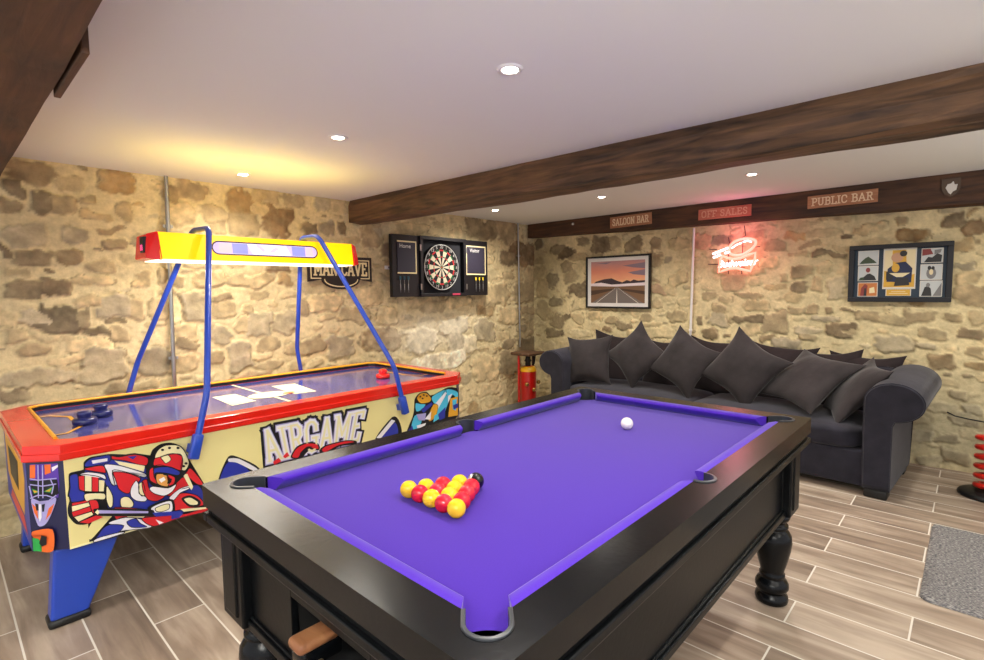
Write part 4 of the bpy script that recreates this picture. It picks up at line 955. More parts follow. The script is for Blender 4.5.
# ---------------------------------------------------------------- wall things, sofa wall
WM = Matrix(((WD.x*-1, 0, WN.x), (WD.y*-1, 0, WN.y), (0, 1, 0)))   # local x to the right along wall, y up, z out
def wmat(p): return Matrix.Translation(p) @ WM.to_4x4()
def frame_box(pxl, pxr, pyt, pyb, off=.045):
    a = at_w(pxl, (pyt+pyb)/2, off); b = at_w(pxr, (pyt+pyb)/2, off); c = (a+b)/2
    cxp = (pxl+pxr)/2; t = at_w(cxp, pyt, off).z; bt = at_w(cxp, pyb, off).z; c.z = (t+bt)/2
    return c, (a-b).length, t-bt
c, w, h = frame_box(586, 650.3, 255.3, 308.4)
pf = thing('framed_picture', 'black framed print of an empty road under an orange sunset sky', 'picture', tuple(c)); M4 = wmat(c)
def border(mb, w, h, t, z0, z1, M, mi=0):
    for q in (((-w/2, -h/2), (w/2, -h/2+t)), ((-w/2, h/2-t), (w/2, h/2)), ((-w/2, -h/2+t), (-w/2+t, h/2-t)), ((w/2-t, -h/2+t), (w/2, h/2-t))): mb.box((*q[0], z0), (*q[1], z1), mi, M)
mb = MB(); border(mb, w, h, .02, -.025, .008, M4); mb.build('frame', mat('black_frame', '#141314', .35), pf, bevel=.002)
MB().box((-w/2+.015, -h/2+.015, -.02), (w/2-.015, h/2-.015, -.008), 0, M4).build('mount', mat('white_mount', '#e6e0da', .7), pf)
def grad_mat(name, stops, M, h0, h1):
    """vertical gradient printed on a picture: reads the object height"""
    m = bpy.data.materials.new(name); m.use_nodes = True; nt = m.node_tree; b = nt.nodes['Principled BSDF']; b.inputs['Roughness'].default_value = .35
    tc = nt.nodes.new('ShaderNodeTexCoord'); s = nt.nodes.new('ShaderNodeSeparateXYZ'); nt.links.new(tc.outputs['Generated'], s.inputs[0])
    n = nt.nodes.new('ShaderNodeTexNoise'); n.inputs['Scale'].default_value = 5; nt.links.new(tc.outputs['Generated'], n.inputs['Vector'])
    ad = nt.nodes.new('ShaderNodeMath'); ad.operation = 'MULTIPLY_ADD'; ad.inputs[1].default_value = .3; nt.links.new(n.outputs['Fac'], ad.inputs[0]); nt.links.new(s.outputs['Z'], ad.inputs[2])
    sb = nt.nodes.new('ShaderNodeMath'); sb.operation = 'SUBTRACT'; sb.inputs[1].default_value = .15; nt.links.new(ad.outputs[0], sb.inputs[0])
    r = nt.nodes.new('ShaderNodeValToRGB'); nt.links.new(sb.outputs[0], r.inputs['Fac'])
    r.color_ramp.elements[0].position = stops[0][0]; r.color_ramp.elements[0].color = lin(stops[0][1])+[1]
    r.color_ramp.elements[1].position = stops[-1][0]; r.color_ramp.elements[1].color = lin(stops[-1][1])+[1]
    for p_, c_ in stops[1:-1]: e = r.color_ramp.elements.new(p_); e.color = lin(c_)+[1]
    nt.links.new(r.outputs['Color'], b.inputs['Base Color']); return m
iw, ih = w-.13, h-.12
sky = grad_mat('sunset_print', [(0, '#f2c890'), (.3, '#eaa07a'), (.6, '#e08a70'), (1, '#b88888')], None, 0, 1)
def pq(mb, pts, mi, off): mb.poly([M4 @ Vector((x*iw, y*ih, off)) for x, y in pts], mi)
mb = MB(); pq(mb, [(-.5, -.1), (.5, -.1), (.5, .5), (-.5, .5)], 0, -.0075); mb.build('sky_print', sky, pf)
PR = [mat('print_mountain', '#3a2c34', .4), mat('print_mist', '#e6d6d8', .4), mat('print_field', '#7a5a40', .4), mat('print_road', '#756a64', .4), mat('print_line', '#e8dccc', .4), mat('print_field_dark', '#4a3426', .4), mat('print_cloud', '#8a7480', .4)]
mb = MB()
pq(mb, [(.1, .38), (.5, .44), (.5, .30), (.3, .33)], 6, -.0072); pq(mb, [(.2, .22), (.5, .28), (.5, .14), (.3, .17)], 6, -.0072); pq(mb, [(-.4, .46), (-.1, .48), (-.2, .43)], 6, -.0072)
pq(mb, [(-.5, -.08), (-.4, .02), (-.25, .07), (-.1, .09), (0, .03), (.1, -.01), (.18, .04), (.25, .01), (.3, .05), (.38, .02), (.5, .03), (.5, -.12), (-.5, -.12)], 0, -.0070)
pq(mb, [(-.5, -.03), (-.3, -.01), (-.1, -.06), (.2, -.04), (.5, -.02), (.5, -.12), (-.5, -.12)], 1, -.0066)
pq(mb, [(-.5, -.09), (0, -.11), (.5, -.09), (.5, -.5), (-.5, -.5)], 2, -.0062); pq(mb, [(-.5, -.2), (-.1, -.16), (.1, -.16), (.5, -.22), (.5, -.3), (.1, -.2), (-.1, -.2), (-.5, -.32)], 5, -.0060)
pq(mb, [(-.02, -.13), (.02, -.13), (.48, -.5), (-.48, -.5)], 3, -.0056)
pq(mb, [(-.002, -.16), (.002, -.16), (.012, -.5), (-.012, -.5)], 4, -.0052); pq(mb, [(-.03, -.15), (-.025, -.15), (-.385, -.5), (-.4, -.5)], 4, -.0052); pq(mb, [(.03, -.15), (.025, -.15), (.385, -.5), (.4, -.5)], 4, -.0052)
mb.build('landscape_print', PR, pf)

c, w, h = frame_box(848.7, 952.8, 243.5, 302)
mf = thing('framed_photo_collage', 'wide black frame holding seven mounted photos and a gold plaque', 'picture', tuple(c)); M4 = wmat(c)
mb = MB(); border(mb, w, h, .036, -.03, .012, M4); mb.build('frame', mat('black_frame2', '#17161a', .4), mf, bevel=.003)
MB().box((-w/2+.03, -h/2+.03, -.025), (w/2-.03, h/2-.03, -.012), 0, M4).build('mount', mat('slate_mount', '#2c3a48', .7), mf)
PH = [mat('photo_grey', '#c4c8c6', .35), mat('photo_dark', '#2e2c2a', .35), mat('photo_olive', '#3c4a30', .35), mat('photo_orange', '#c87a3c', .35), mat('photo_red', '#8a3a34', .35), mat('photo_gold', '#d8a83c', .35), mat('photo_cream', '#e8d8ac', .35), mat('photo_navy', '#222a4a', .35), mat('photo_mid', '#7e7c7a', .35), mat('photo_skin', '#c89a78', .35), mat('photo_edge', '#d8d2c6', .5)]
def photo(x0, x1, y0, y1, bg, shapes, name='photo'):
    mb = MB()
    def q(pts, mi, off): mb.poly([M4 @ Vector((x0+(x1-x0)*a, y0+(y1-y0)*b_, off)) for a, b_ in pts], mi)
    q([(-.04, -.05), (1.04, -.05), (1.04, 1.05), (-.04, 1.05)], 10, -.0112); q([(0, 0), (1, 0), (1, 1), (0, 1)], bg, -.0106)
    for k, (mi, pts) in enumerate(shapes): q(pts, mi, -.0100+k*.0005)
    return mb.build(name, PH, mf)
def ell(cx, cy, rx, ry, n=14): return [(cx+rx*math.cos(t), cy+ry*math.sin(t)) for t in np.linspace(0, 2*PI, n, False)]
def uv(px, py): # crop (834,220,6.56)
    q = at_w(834+px/6.56, 220+py/6.56, .045); d = q-c; return (-d.dot(WD), q.z-c.z)
def ph_rect(x0, y0, x1, y1): a = uv(x0, y0); b_ = uv(x1, y1); a2 = uv(x0, y1); b2 = uv(x1, y0); return ((a[0]+a2[0])/2, (b_[0]+b2[0])/2, (a2[1]+b_[1])/2, (a[1]+b2[1])/2)
r = ph_rect(162, 205, 288, 292); photo(*r, 0, [(2, [(.05, .05), (.95, .1), (.8, .3), (.5, .6), (.35, .5), (.15, .25)])])
r = ph_rect(160, 306, 284, 396); photo(*r, 0, [(1, [(.15, 0), (.95, 0), (.85, .3), (.6, .5), (.45, .45), (.2, .15)]), (4, ell(.5, .75, .12, .18)), (2, [(.0, 0), (.3, 0), (.3, .25), (.1, .2)])])
r = ph_rect(158, 414, 280, 498); photo(*r, 3, [(4, [(.1, 0), (.45, 0), (.5, .8), (.35, .95), (.15, .6)]), (6, [(.6, .2), (.9, .25), (.85, .7), (.6, .6)]), (1, [(.3, 0), (.45, 0), (.42, .6), (.33, .6)])])
r = ph_rect(578, 188, 712, 276); photo(*r, 0, [(4, [(0, .5), (.55, .6), (.4, 1), (0, 1)]), (1, [(.1, 0), (.95, 0), (.98, .5), (.75, .65), (.5, .35), (.3, .4)]), (8, [(.6, .55), (.9, .7), (.95, .95), (.6, .9)])])
r = ph_rect(570, 294, 706, 388); photo(*r, 0, [(8, ell(.5, .42, .24, .4)), (1, ell(.4, .8, .09, .14)), (1, ell(.58, .78, .08, .13)), (6, ell(.5, .5, .1, .2))])
r = ph_rect(566, 402, 704, 498); photo(*r, 0, [(8, [(.6, 0), (1, 0), (1, .9)]), (1, [(.05, 0), (.55, 0), (.5, .5), (.35, .7), (.2, .6)]), (8, ell(.36, .75, .1, .15))])
r = ph_rect(328, 196, 530, 440); photo(*r, 5, [(6, [(0, .45), (.3, .4), (.25, 1), (0, 1)]), (6, [(.75, .3), (1, .35), (1, 1), (.7, 1)]), (9, ell(.42, .80, .2, .13)), (7, [(.1, .15), (.9, .12), (.92, .5), (.7, .68), (.4, .66), (.12, .5)]), (5, ell(.38, .52, .13, .12)), (1, [(.35, .03), (.85, .05), (.8, .25), (.4, .25)]), (1, [(.08, .2), (.3, .2), (.3, .42), (.08, .42)]), (6, [(.18, .38), (.86, .38), (.62, .27), (.42, .27)]), (5, [(.0, .02), (.35, .05), (.3, .12), (0, .14)]), (1, ell(.62, .9, .12, .08))], 'poster')
r = ph_rect(343, 456, 498, 496); photo(*r, 5, [(6, [(.1, .3), (.9, .3), (.9, .4), (.1, .4)]), (6, [(.2, .6), (.8, .6), (.8, .7), (.2, .7)])], 'plaque')

# pub signs on the beam
BO = .158
def beam_sign(txt, tl, tr, br, bl, label, tone, ink, tilt=0):
    P = [at_w(*q, BO) for q in (bl, br, tr, tl)]
    c = sum(P, Vector())/4; t = thing('pub_sign', label, 'sign', tuple(c), 'pub signs on the beam')
    u = (P[1]-P[0]+P[2]-P[3]); L = u.length/2; u.normalize(); hh = ((P[3]-P[0]).length+(P[2]-P[1]).length)/2
    n = Vector(WN); v = n.cross(u).normalized(); u = v.cross(n)
    M = Matrix((u, v, n)).transposed().to_4x4(); M.translation = c
    MB().box((-L/2, -hh/2, -.014), (L/2, hh/2, .0), 0, M).build('board', tone, t, bevel=.002)
    mb = MB(); serif_text(mb, txt, lambda a, b_: M @ Vector((-L/2+.03+a*(L-.06), -hh/2+hh*.22+b_*hh*.56, .0015)), n, .15)
    mb.build('lettering', ink, t)
M_t1 = wood_mat('sign_terracotta', '#a06a4a', '#bd8560', .6, (3, 3, 30)); M_t2 = wood_mat('sign_red_wash', '#b45a48', '#c98066', .6, (3, 3, 30)); M_inkc = mat('sign_cream', '#ecd2b0', .6); M_inkf = mat('sign_faded', '#d8a88c', .6)
beam_sign('SALOON BAR', (609.8, 217.6), (651.5, 212), (651.5, 223.6), (610.2, 228.6), 'terracotta SALOON BAR sign on the beam above the road picture', M_t1, M_inkc)
beam_sign('OFF SALES', (698, 210), (751.5, 204), (751, 215.3), (698.5, 220.3), 'faded red OFF SALES sign on the beam above the neon', M_t2, M_inkf)
beam_sign('PUBLIC BAR', (807, 197), (878, 188), (878, 202), (808, 208.8), 'terracotta PUBLIC BAR sign on the beam, largest of the pub signs', M_t1, M_inkc)
# glass crest on the beam
c = at_w(951, 187.5, .162); em = thing('glass_crest', 'small clear shield plaque with a white emblem at the beam right end', 'plaque', tuple(c)); M = wmat(c)
sh_ = [(-.052, .065), (.052, .065), (.052, -.01), (.035, -.045), (0, -.068), (-.035, -.045), (-.052, -.01)]
MB().prism([M @ Vector((x, y, -.006)) for x, y in sh_], WN*.006).build('shield', mat('smoked_glass', '#5c4c40', .15, spec=.6), em)
mb = MB(); mb.poly([M @ Vector((x, y, .0008)) for x, y in [(-.03, .0), (-.02, .025), (0, .03), (.012, .045), (.02, .02), (.036, .02), (.03, -.02), (.012, -.03), (.0, -.05), (-.014, -.035)]]); mb.build('emblem', mat('frosted_white', '#d8d4cc', .5), em)
p = at_w(573, 224, .155); o = MB().lathe([(0, 0), (.014, 0), (.012, .01), (.005, .02), (0, .021)], p, 12, axis=WM).build('coat_stud', M_white); tag(o, 'small white stud on the left end of the sofa wall beam', 'stud')
# cable
pts = [at_w(x, y, .03) for x, y in ((947, 412), (955, 416), (966, 418.5), (984, 422), (1010, 427))]
o = MB().tube(pts, .005, 8).build('power_cable', M_black); tag(o, 'thin black cable running along the stone wall right of the sofa', 'cable')

# neon sign: ball, streaks and bow tie with script
nz = thing('neon_sign', 'glowing red neon sign with a football over a bow tie', 'neon sign', tuple(at_w(736, 258, .03)))
def nb(pts, off=.07): return [at_w(700+a/10.933, 220+b_/10.933, off) for a, b_ in pts]
E_red = mat('neon_red', '#ff7a6a', .3, emit=2.6, ecol='#ff7a68'); E_wh = mat('neon_white', '#ffe8f0', .3, emit=2.4, ecol='#ffe0ea')
# pointed ball outline leaning up to the right
fb = [(320, 350), (322, 300), (360, 250), (430, 215), (500, 203), (570, 208), (608, 230), (604, 270), (560, 320), (500, 360), (440, 383), (380, 385), (335, 370)]
def smoothc(pts, closed=True, n=5):
    P = [Vector((a, b_, 0)) for a, b_ in pts]; N = len(P); out = []
    rng_ = range(N) if closed else range(N-1)
    for i in rng_:
        p0, p1, p2, p3 = P[(i-1) % N] if closed or i > 0 else P[i], P[i], P[(i+1) % N], P[(i+2) % N] if closed or i+2 < N else P[(i+1) % N]
        for k in range(n): t = k/n; out.append(.5*((2*p1)+(p2-p0)*t+(2*p0-5*p1+4*p2-p3)*t*t+(3*p1-p0-3*p2+p3)*t**3))
    if not closed: out.append(P[-1])
    return [(v.x, v.y) for v in out]
MB().tube(nb(smoothc(fb)), .012, 8, closed=True).build('football_tube', E_red, nz)
mb = MB()
for q in ([(345, 310), (400, 270), (455, 250)], [(470, 240), (520, 228), (565, 238)]): mb.tube(nb(q), .007, 8)
for q in ([(140, 372), (310, 305)], [(145, 412), (225, 380)], [(270, 362), (330, 350)]): mb.tube(nb(q), .011, 8)
mb.build('streak_tube', E_wh, nz)
bow = [(245, 392), (300, 415), (360, 428), (440, 418), (530, 380), (605, 358), (600, 430), (570, 500), (548, 560), (480, 545), (400, 525), (330, 530), (270, 548), (205, 570), (215, 500), (225, 440)]
MB().tube(nb(bow), .012, 8, closed=True).build('bow_tie_tube', E_red, nz)
mb = MB(); ps = nb([(415, 478)], .074)[0]
q0, q1 = nb([(200, 490)], .074)[0], nb([(625, 455)], .074)[0]; ux = (q1-q0).normalized(); Mt = Matrix((ux, Vector(WN).cross(ux), WN)).transposed().to_4x4()
vs, fs = text_polys('Budweiser', .098)
wtx = max(v.x for v in vs)-min(v.x for v in vs); sx_ = (q1-q0).length/wtx
Mt.translation = (q0+q1)/2
mb.add([Mt @ Vector((v.x*sx_+v.y*.25, v.y, 0)) for v in vs], fs); mb.add([Mt @ Vector((v.x*sx_+v.y*.25+.004, v.y+.002, -.004)) for v in vs], fs)
mb.build('script_tube', E_wh, nz)
mb = MB()
for a_, b_ in (((310, 190), (325, 260)), ((485, 60), (500, 170)), ((100, 320), (190, 322)), ((590, 296), (655, 290)), ((90, 483), (190, 485)), ((310, 545), (312, 590)), ((455, 545), (458, 590))): mb.tube(nb([a_, b_], .045), .004, 6)
mb.tube(nb([(325, 260), (500, 170)], .04), .003, 6); mb.tube(nb([(312, 300), (312, 545)], .04), .004, 6); mb.tube(nb([(470, 200), (456, 545)], .04), .004, 6); mb.tube(nb([(190, 485), (600, 470)], .04), .004, 6)
mb.build('support_frame', mat('neon_frame', '#3a1a2a', .4), nz)

# ---------------------------------------------------------------- sofa
SO = Vector((4.215, .2, 0)); SROT = -.055      # local x depth from front to wall, y along
SM = Matrix.Translation(SO) @ Matrix.Rotation(SROT, 4, 'Z')
def sp(x, y, z): return SM @ Vector((x, y, z))
M_sofa = mat('charcoal_velvet', '#2b2a33', .85, spec=.2, noise=.3, nscale=9, bump=.12, bscale=45, sheen=.18)
M_cush = mat('charcoal_brown_velvet', '#2f2a2b', .85, spec=.2, noise=.34, nscale=8, bump=.12, bscale=45, sheen=.28)
M_cushb = mat('dark_brown_velvet', '#292122', .85, spec=.2, noise=.34, nscale=8, bump=.12, bscale=45, sheen=.3)
sofa = thing('sofa', 'long charcoal velvet sofa with rolled arms against the stone wall', 'sofa', tuple(SO), None, SROT)
SLEN = 3.2; SD = .84
# base / plinth
MB().bbox((.03, .30, .055), (SD, SLEN-.30, .305), .02, 0, SM, 3).build('base', M_sofa, sofa)
MB().bbox((.74, .24, .2), (SD+.02, SLEN-.24, .80), .07, 0, SM, 4).build('back', M_sofa, sofa)
def arm(flip):
    # scroll profile in (y, z): post with a roll hanging outwards
    pr = [(.315, .055), (.322, .45), (.322, .62)]
    cx, cz, rx, rz = .160, .665, .162, .128
    for t in np.linspace(.0, PI*1.42, 22): pr.append((cx+rx*math.cos(t), cz+rz*math.sin(t)))
    pr += [(.150, .535), (.165, .50), (.165, .055)]
    if flip: pr = [(SLEN-y, z) for y, z in pr][::-1]
    n = len(pr); secs = []
    cyy = sum(p[0] for p in pr)/n; czz = sum(p[1] for p in pr)/n
    for x, sc, dz in ((.0, .94, 0), (.008, .975, 0), (.025, 1.0, 0), (.3, 1.0, .012), (.6, 1.0, .03), (.83, 1.0, .038), (.86, .97, .038)):
        secs.append([sp(x, cyy+(y-cyy)*sc, (czz+(z-czz)*sc)+(dz if z > .5 else 0)) for y, z in pr])
    vs = [v for s_ in secs for v in s_]; fs = []
    for i in range(len(secs)-1):
        for k in range(n): fs.append((i*n+k, i*n+(k+1) % n, (i+1)*n+(k+1) % n, (i+1)*n+k))
    mb = MB().add(vs, fs, 0, True)
    mb.sm = [not (abs(f[0] % n-f[1] % n) == 1 and (f[0] % n in (0, 1, n-3, n-2, n-1))) for f in fs]
    for s_, rv in ((secs[0], 0), (secs[-1], 1)):
        bm = bmesh.new(); f = bm.faces.new([bm.verts.new(v) for v in s_]); bmesh.ops.triangulate(bm, faces=[f]); mb.frombm(bm)
    a = mb.build('arm', M_sofa, sofa)
    yy = [(SLEN-y if flip else y) for y in ()]
    # seam piping round the scroll
    pp = [sp(.012, cyy+(y-cyy)*.985, czz+(z-czz)*.985) for y, z in pr]
    MB().tube(pp, .005, 6).build('piping', M_sofa, a)
arm(False); arm(True)
for x, y in ((.06, .24), (.06, SLEN-.24), (.74, .24), (.74, SLEN-.24)):
    MB().bbox((x-.05, y-.065, 0), (x+.07, y+.065, .06), .01, 0, SM).build('foot', M_black, sofa)
def blob(mb, a, b_, M, p=4.0, n=14, crown=.0):
    """padded block: superellipsoid box"""
    bm = bmesh.new(); bmesh.ops.create_cube(bm, size=2); bmesh.ops.subdivide_edges(bm, edges=bm.edges[:], cuts=n, use_grid_fill=True)
    c = [(a[i]+b_[i])/2 for i in range(3)]; h_ = [(b_[i]-a[i])/2 for i in range(3)]
    for v in bm.verts:
        x, y, z = v.co
        L = (abs(x)**p+abs(y)**p+abs(z)**p)**(1/p); q = [x/L, y/L, z/L]
        q = [q[i]*h_[i] for i in range(3)]
        if z > 0: q[2] += crown*(1-x*x)*(1-y*y)
        v.co = Vector([c[i]+q[i] for i in range(3)])
    mb.frombm(bm, 0, M, True)
for y0, y1 in ((.335, 1.60), (1.60, SLEN-.335)):
    mb = MB(); blob(mb, (.0, y0, .295), (.78, y1, .455), SM, 7.0, 16, .02); mb.build('seat_cushion', M_sofa, sofa)
def pillow(loc, size, thick, lean, roll, yaw, m, label, group, seed=0):
    """loc centre; local X right, Y up, Z facing the room"""
    rnd = random.Random(seed); n = 22; mb = MB(); vs = []; fs = []
    g = [[None]*(n+1) for _ in range(n+1)]
    def pos(u, v, s_):
        pin = 1-.17*(1-u*u)*abs(v)**2+.012*math.sin(5*u+seed); pin2 = 1-.17*(1-v*v)*abs(u)**2+.012*math.sin(5*v+seed*2)
        x = u*size/2*pin2; y = v*size/2*pin
        t = thick/2*((1-abs(u)**2.2)**.62)*((1-abs(v)**2.2)**.62)
        t *= 1+.14*math.sin(3.1*u+seed)*math.cos(2.7*v+seed*1.7)
        t += .006*math.sin(9*u*v+seed*2+4*u)*(1-u*u)*(1-v*v)
        return Vector((x, y, s_*t))
    for s_ in (1, -1):
        o0 = len(vs)
        for i in range(n+1):
            for j in range(n+1):
                u = math.sin((i/n*2-1)*PI/2); v = math.sin((j/n*2-1)*PI/2); vs.append(pos(u, v, s_))
        for i in range(n):
            for j in range(n):
                q = (o0+i*(n+1)+j, o0+(i+1)*(n+1)+j, o0+(i+1)*(n+1)+j+1, o0+i*(n+1)+j+1); fs.append(q if s_ > 0 else q[::-1])
    axes = yaw; yaw = 0 if isinstance(axes, tuple) else axes
    M = WM.to_4x4() @ Matrix.Rotation(yaw, 4, 'Y') @ Matrix.Rotation(-lean, 4, 'X') @ Matrix.Rotation(roll, 4, 'Z')
    if isinstance(axes, tuple):                      # cushions slumped against a neighbour: edge directions given
        ex_ = Vector(axes[0]).normalized(); ey_ = Vector(axes[1]); ey_ = (ey_-ex_*ey_.dot(ex_)).normalized()
        M = WM.to_4x4() @ Matrix((ex_, ey_, ex_.cross(ey_))).transposed().to_4x4()
    mb.add(vs, fs, 0, True); o = mb.build('scatter_cushion', m); bm = bmesh.new(); bm.from_mesh(o.data); bmesh.ops.remove_doubles(bm, verts=bm.verts, dist=1e-5); bm.to_mesh(o.data); bm.free()
    o.matrix_basis = Matrix.Translation(loc) @ M
    tag(o, label, 'cushion', group); return o
def onpl(px, py, depth):   # point on the plane parallel to the sofa wall, depth in front of it
    return at_w(px, py, depth)
FC = [  # measured centre, depth from wall, size, thickness, lean, roll, yaw, label
 (588.5, 360, .70, .52, .17, .30, .10, .10, 'charcoal scatter cushion leaning on the left sofa arm, leftmost of the front row'),
 (636.5, 355, .62, .50, .18, .33, .80, .05, 'scatter cushion standing on one corner, second in front row from left'),
 (684, 361.5, .63, .52, .18, .36, -.52, .0, 'scatter cushion on its corner, third in front row from left'),
 (743, 368.5, .64, .545, .19, .36, -.58, .0, 'scatter cushion tallest in the middle of the sofa, point up'),
 (807.5, 379.5, .62, .575, .18, 0, 0, ((.827, -.105, .552), (.489, .617, -.617)), 'fifth scatter cushion from the left in the front row, slumped back'),
 (855, 390.5, .66, .54, .17, 0, 0, ((.33, -.06, .94), (.59, .79, -.16)), 'scatter cushion propped against the near right sofa arm'),
]
for i, (px, py, dep, sz, th, le, ro, ya, lb) in enumerate(FC): pillow(onpl(px, py, dep), sz, th, le, ro, ya, M_cush, lb, 'front scatter cushions on the sofa', i+1)
BC = [(614, 359, .24, .60, .16, .22, -.08, 0, 'dark brown back cushion behind the two leftmost scatter cushions'), (667, 366, .24, .58, .16, .2, .04, 0, 'dark brown back cushion between second and third scatter cushions'),
      (716, 368, .24, .58, .16, .2, -.05, 0, 'dark brown back cushion showing between third and fourth scatter cushions'), (777, 375, .24, .58, .16, .2, -.08, 0, 'dark brown back cushion right of the tallest scatter cushion'),
      (825, 381, .25, .54, .15, .22, .06, 0, 'dark brown back cushion peeking over the fifth scatter cushion'), (863, 384.5, .25, .52, .16, .25, -.03, 0, 'dark brown back cushion at the right end of the sofa back')]
for i, (px, py, dep, sz, th, le, ro, ya, lb) in enumerate(BC): pillow(onpl(px, py, dep), sz, th, le, ro, ya, M_cushb, lb, 'dark back cushions along the sofa', i+11)

# ---------------------------------------------------------------- red canister stand in the corner
p = at_y(528, 366, 3.86); EX, EY = p.x, 3.86
ex = thing('fire_extinguisher_table', 'red extinguisher side table with brown top in the corner beside the sofa', 'side table', (EX, EY, 0))
M_exr = mat('extinguisher_red', '#b0140e', .3, coat=.3); M_exy = mat('extinguisher_yellow', '#d8a010', .35); M_exb = mat('brass', '#a88a48', .3, metal=.8)
MB().lathe([(.0, .03), (.09, .03), (.098, .05), (.098, .47), (.088, .505), (.06, .53), (.0, .535)], (EX, EY, 0), 28).build('canister', M_exr, ex)
MB().lathe([(.1, .47), (.0985, .49), (.088, .512), (.07, .528)], (EX, EY, 0), 28).build('yellow_band', M_exy, ex)
MB().lathe([(.035, .52), (.03, .58), (.045, .59), (.03, .62), (.03, .67)], (EX, EY, 0), 18).build('neck', M_black, ex)
MB().bbox((EX-.16, EY-.14, .665), (EX+.16, EY+.14, .70), .012).build('top', wood_mat('brown_top', '#3a2416', '#6a4a32', .5, (2, 12, 12)), ex)
for sx in (-1, 1):
    MB().tube([(EX+sx*.135, EY+.03, 0), (EX+sx*.135, EY+.03, .67)], .014, 10).build('post', M_exr if sx < 0 else mat('maroon_post', '#3a0c0c', .4), ex)
    MB().tube([(EX+sx*.05, EY-.05, .55), (EX+sx*.06, EY-.06, .665)], .01, 8).build('bracket', M_black, ex)
    MB().lathe([(0, -.02), (.02, -.015), (.024, 0), (.02, .015), (0, .02)], (EX+sx*.11, EY-.07, .33), 12, axis=Matrix.Rotation(PI/2, 3, 'X')).build('knob', M_exb, ex)
MB().lathe([(0, -.02), (.022, -.01), (.022, .01), (0, .02)], (EX-.02, EY-.105, .26), 12, axis=Matrix.Rotation(PI/2, 3, 'X')).build('knob', M_exb, ex)
MB().lathe([(.16, 0), (.17, .015), (.16, .03), (0, .03)], (EX, EY, 0), 28).build('base', M_black, ex)

# coil spring stand at the right edge
p = at_z(990, 496, 0); KX, KY = p.x-.02, p.y
ks = thing('coil_spring_stand', 'red coil spring stand on a round black base, at right', 'stand', (KX, KY, 0))
MB().lathe([(0, 0), (.165, 0), (.17, .012), (.16, .026), (.10, .036), (0, .038)], (KX, KY, 0), 40).build('base', M_black, ks)
turns = 5.5; hx = [(KX+.075*math.cos(t*2*PI), KY+.075*math.sin(t*2*PI), .055+t/turns*.36) for t in np.linspace(0, turns, 150)]
MB().tube(hx, .019, 10).build('coil', mat('spring_red', '#c8281c', .3, coat=.3), ks)
MB().tube([(KX, KY, .03), (KX, KY, .43)], .025, 14).build('damper', M_black, ks)

# ---------------------------------------------------------------- rug
def rug_mat():
    m = bpy.data.materials.new('grey_looped_pile'); m.use_nodes = True; nt = m.node_tree; b = nt.nodes['Principled BSDF']; L = nt.links
    tc = nt.nodes.new('ShaderNodeTexCoord'); mp = nt.nodes.new('ShaderNodeMapping'); mp.inputs['Scale'].default_value = (210, 80, 60); L.new(tc.outputs['Object'], mp.inputs['Vector'])
    n = nt.nodes.new('ShaderNodeTexNoise'); n.inputs['Scale'].default_value = 1; n.inputs['Detail'].default_value = 3; L.new(mp.outputs['Vector'], n.inputs['Vector'])
    r = nt.nodes.new('ShaderNodeValToRGB'); r.color_ramp.elements[0].position = .36; r.color_ramp.elements[1].position = .66
    r.color_ramp.elements[0].color = lin('#5c5b60')+[1]; r.color_ramp.elements[1].color = lin('#a9a6a2')+[1]; e = r.color_ramp.elements.new(.5); e.color = lin('#807d7b')+[1]
    L.new(n.outputs['Fac'], r.inputs['Fac']); L.new(r.outputs['Color'], b.inputs['Base Color']); b.inputs['Roughness'].default_value = .95; b.inputs['Specular IOR Level'].default_value = .1
    bp = nt.nodes.new('ShaderNodeBump'); bp.inputs['Strength'].default_value = .9; bp.inputs['Distance'].default_value = .01; L.new(n.outputs['Fac'], bp.inputs['Height']); L.new(bp.outputs['Normal'], b.inputs['Normal'])
    return m
rx0, rx1, ry0, ry1 = 2.975, 4.0, -.62, .13
mb = MB(); n1_, n2_ = 170, 125; vs = []; fs = []
for i in range(n1_+1):
    for j in range(n2_+1):
        u, v = i/n1_*2-1, j/n2_*2-1
        # round the corners
        x, y = (rx0+rx1)/2+u*(rx1-rx0)/2, (ry0+ry1)/2+v*(ry1-ry0)/2
        r = .05; dx_, dy_ = max(abs(u)*(rx1-rx0)/2-((rx1-rx0)/2-r), 0), max(abs(v)*(ry1-ry0)/2-((ry1-ry0)/2-r), 0)
        d = math.hypot(dx_, dy_)
        if d > r: k = r/d; x -= math.copysign(dx_*(1-k), u); y -= math.copysign(dy_*(1-k), v)
        edge = min(1, (1-max(abs(u), abs(v)))*14)
        vs.append((x, y, .002+edge**.5*.012+random.uniform(0, .004)*edge))
for i in range(n1_):
    for j in range(n2_): fs.append((i*(n2_+1)+j, (i+1)*(n2_+1)+j, (i+1)*(n2_+1)+j+1, i*(n2_+1)+j+1))
o = mb.add(vs, fs, 0, True).build('rug', rug_mat()); tag(o, 'flecked grey rug on the wood look tiles at lower right', 'rug')

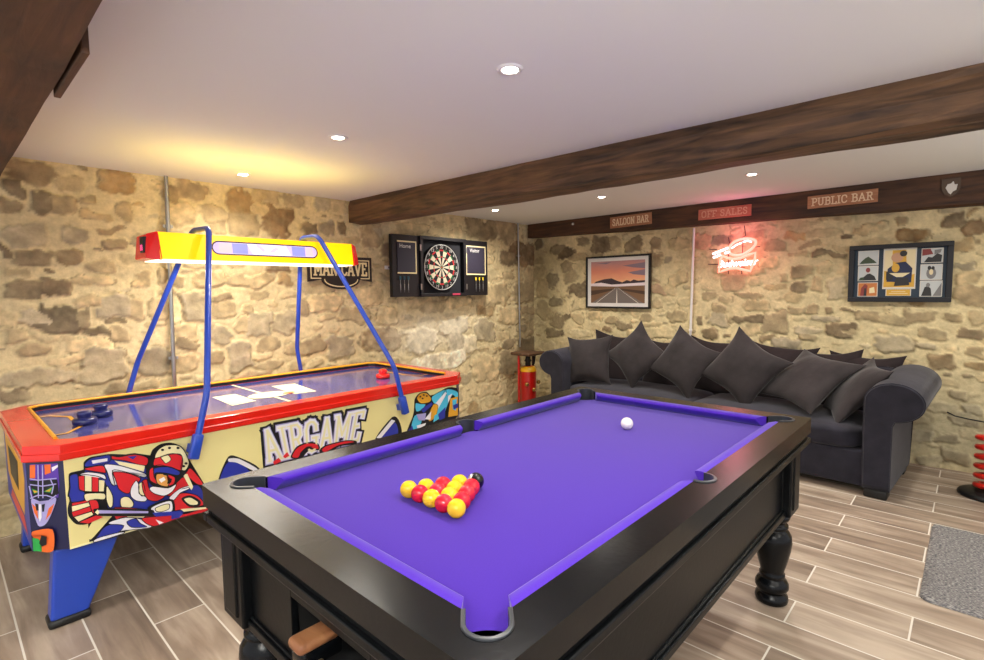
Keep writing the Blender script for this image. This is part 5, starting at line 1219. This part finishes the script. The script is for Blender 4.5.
# ---------------------------------------------------------------- lights
M_lens = mat('downlight_lens', '#fffaf0', .3, emit=22, ecol='#fff4e2')
def lamp(name, kind, loc, energy, color, size=.1, rot=None, **kw):
    l = bpy.data.lights.new(name, kind); l.energy = energy; l.color = color
    if kind == 'AREA': l.size = size
    else: l.shadow_soft_size = size
    for k, v in kw.items(): setattr(l, k, v)
    o = bpy.data.objects.new(name, l); COL.objects.link(o); o.location = loc
    if rot: o.rotation_euler = rot
    return o
WARM = (1, .95, .86)
DL = [((1.512, 1.298), 'recessed downlight in the ceiling, nearest the camera', True), ((1.517, 2.50), 'recessed downlight in the ceiling left of centre, before the middle beam', True), ((1.514, 3.72), 'recessed downlight above the air hockey table by the stone wall', True),
      ((3.972, 3.626), 'recessed downlight beyond the middle beam nearest the dartboard', True), ((4.10, 2.465), 'recessed downlight beyond the middle beam, above the sofa centre', True), ((4.093, 1.221), 'recessed downlight beyond the middle beam above the neon glow', True),
      ((4.09, -.02), None, False), ((1.51, .1), None, False), ((-.8, 2.5), None, False), ((-.8, .1), None, False), ((1.5, -1.3), None, False)]
proto = None
for i, ((x, y), lb, vis) in enumerate(DL):
    if vis:
        if proto is None:
            proto = thing('downlight', lb, 'downlight', (x, y, ZC), 'recessed ceiling downlights')
            MB().lathe([(.030, -.004), (.036, -.007), (.046, -.006), (.05, 0)], (x, y, ZC), 28).build('trim_ring', M_white, proto)
            MB().lathe([(0, -.0045), (.03, -.0045)], (x, y, ZC), 24).build('lens', M_lens, proto)
        else:
            c_ = copy_tree(proto); c_.location = (x, y, ZC); c_['label'] = lb
    lamp('downlight_lamp', 'SPOT', (x, y, ZC-.03), (62 if x > 3 else 42) if vis else 50, WARM, .05, spot_size=2.75, spot_blend=.9)
lamp('ceiling_fill_light', 'AREA', (-.6, -.7, 1.75), 185, (1, .98, .96), 1.2, (PI, 0, 0))  # unseen fill behind the camera, added to brighten the ceiling
lamp('ceiling_fill_light', 'AREA', (3.4, -1.5, 1.6), 22, (1, .97, .95), .8, (PI, 0, 0))  # second added fill, out of view to the right
# light inside the canopy: up onto the ceiling, down onto the table
lamp('canopy_glow', 'AREA', (1.45, 3.38, CZ1+.05), 3, (1, .78, .32), .2, (PI, 0, 0), shape='RECTANGLE', size_y=.2).data.size = 1.1
lamp('canopy_tube', 'AREA', (1.45, 3.38, CZ0-.03), 12, (1, .95, .85), .15, (0, 0, 0), shape='RECTANGLE', size_y=.15).data.size = 1.1
pn = at_w(738, 252, .12); lamp('neon_glow', 'POINT', pn, 1.3, (1, .16, .26), .1)
pn = at_w(738, 236, .20); lamp('neon_glow', 'POINT', pn, 1.8, (1, .2, .4), .1)

w_ = bpy.data.worlds.new('world'); SC.world = w_; w_.use_nodes = True
bg = w_.node_tree.nodes['Background']; bg.inputs[0].default_value = (.97, .97, 1.0, 1); bg.inputs[1].default_value = .9
SC.view_settings.view_transform = 'Standard'; SC.view_settings.look = 'None'; SC.view_settings.exposure = .24
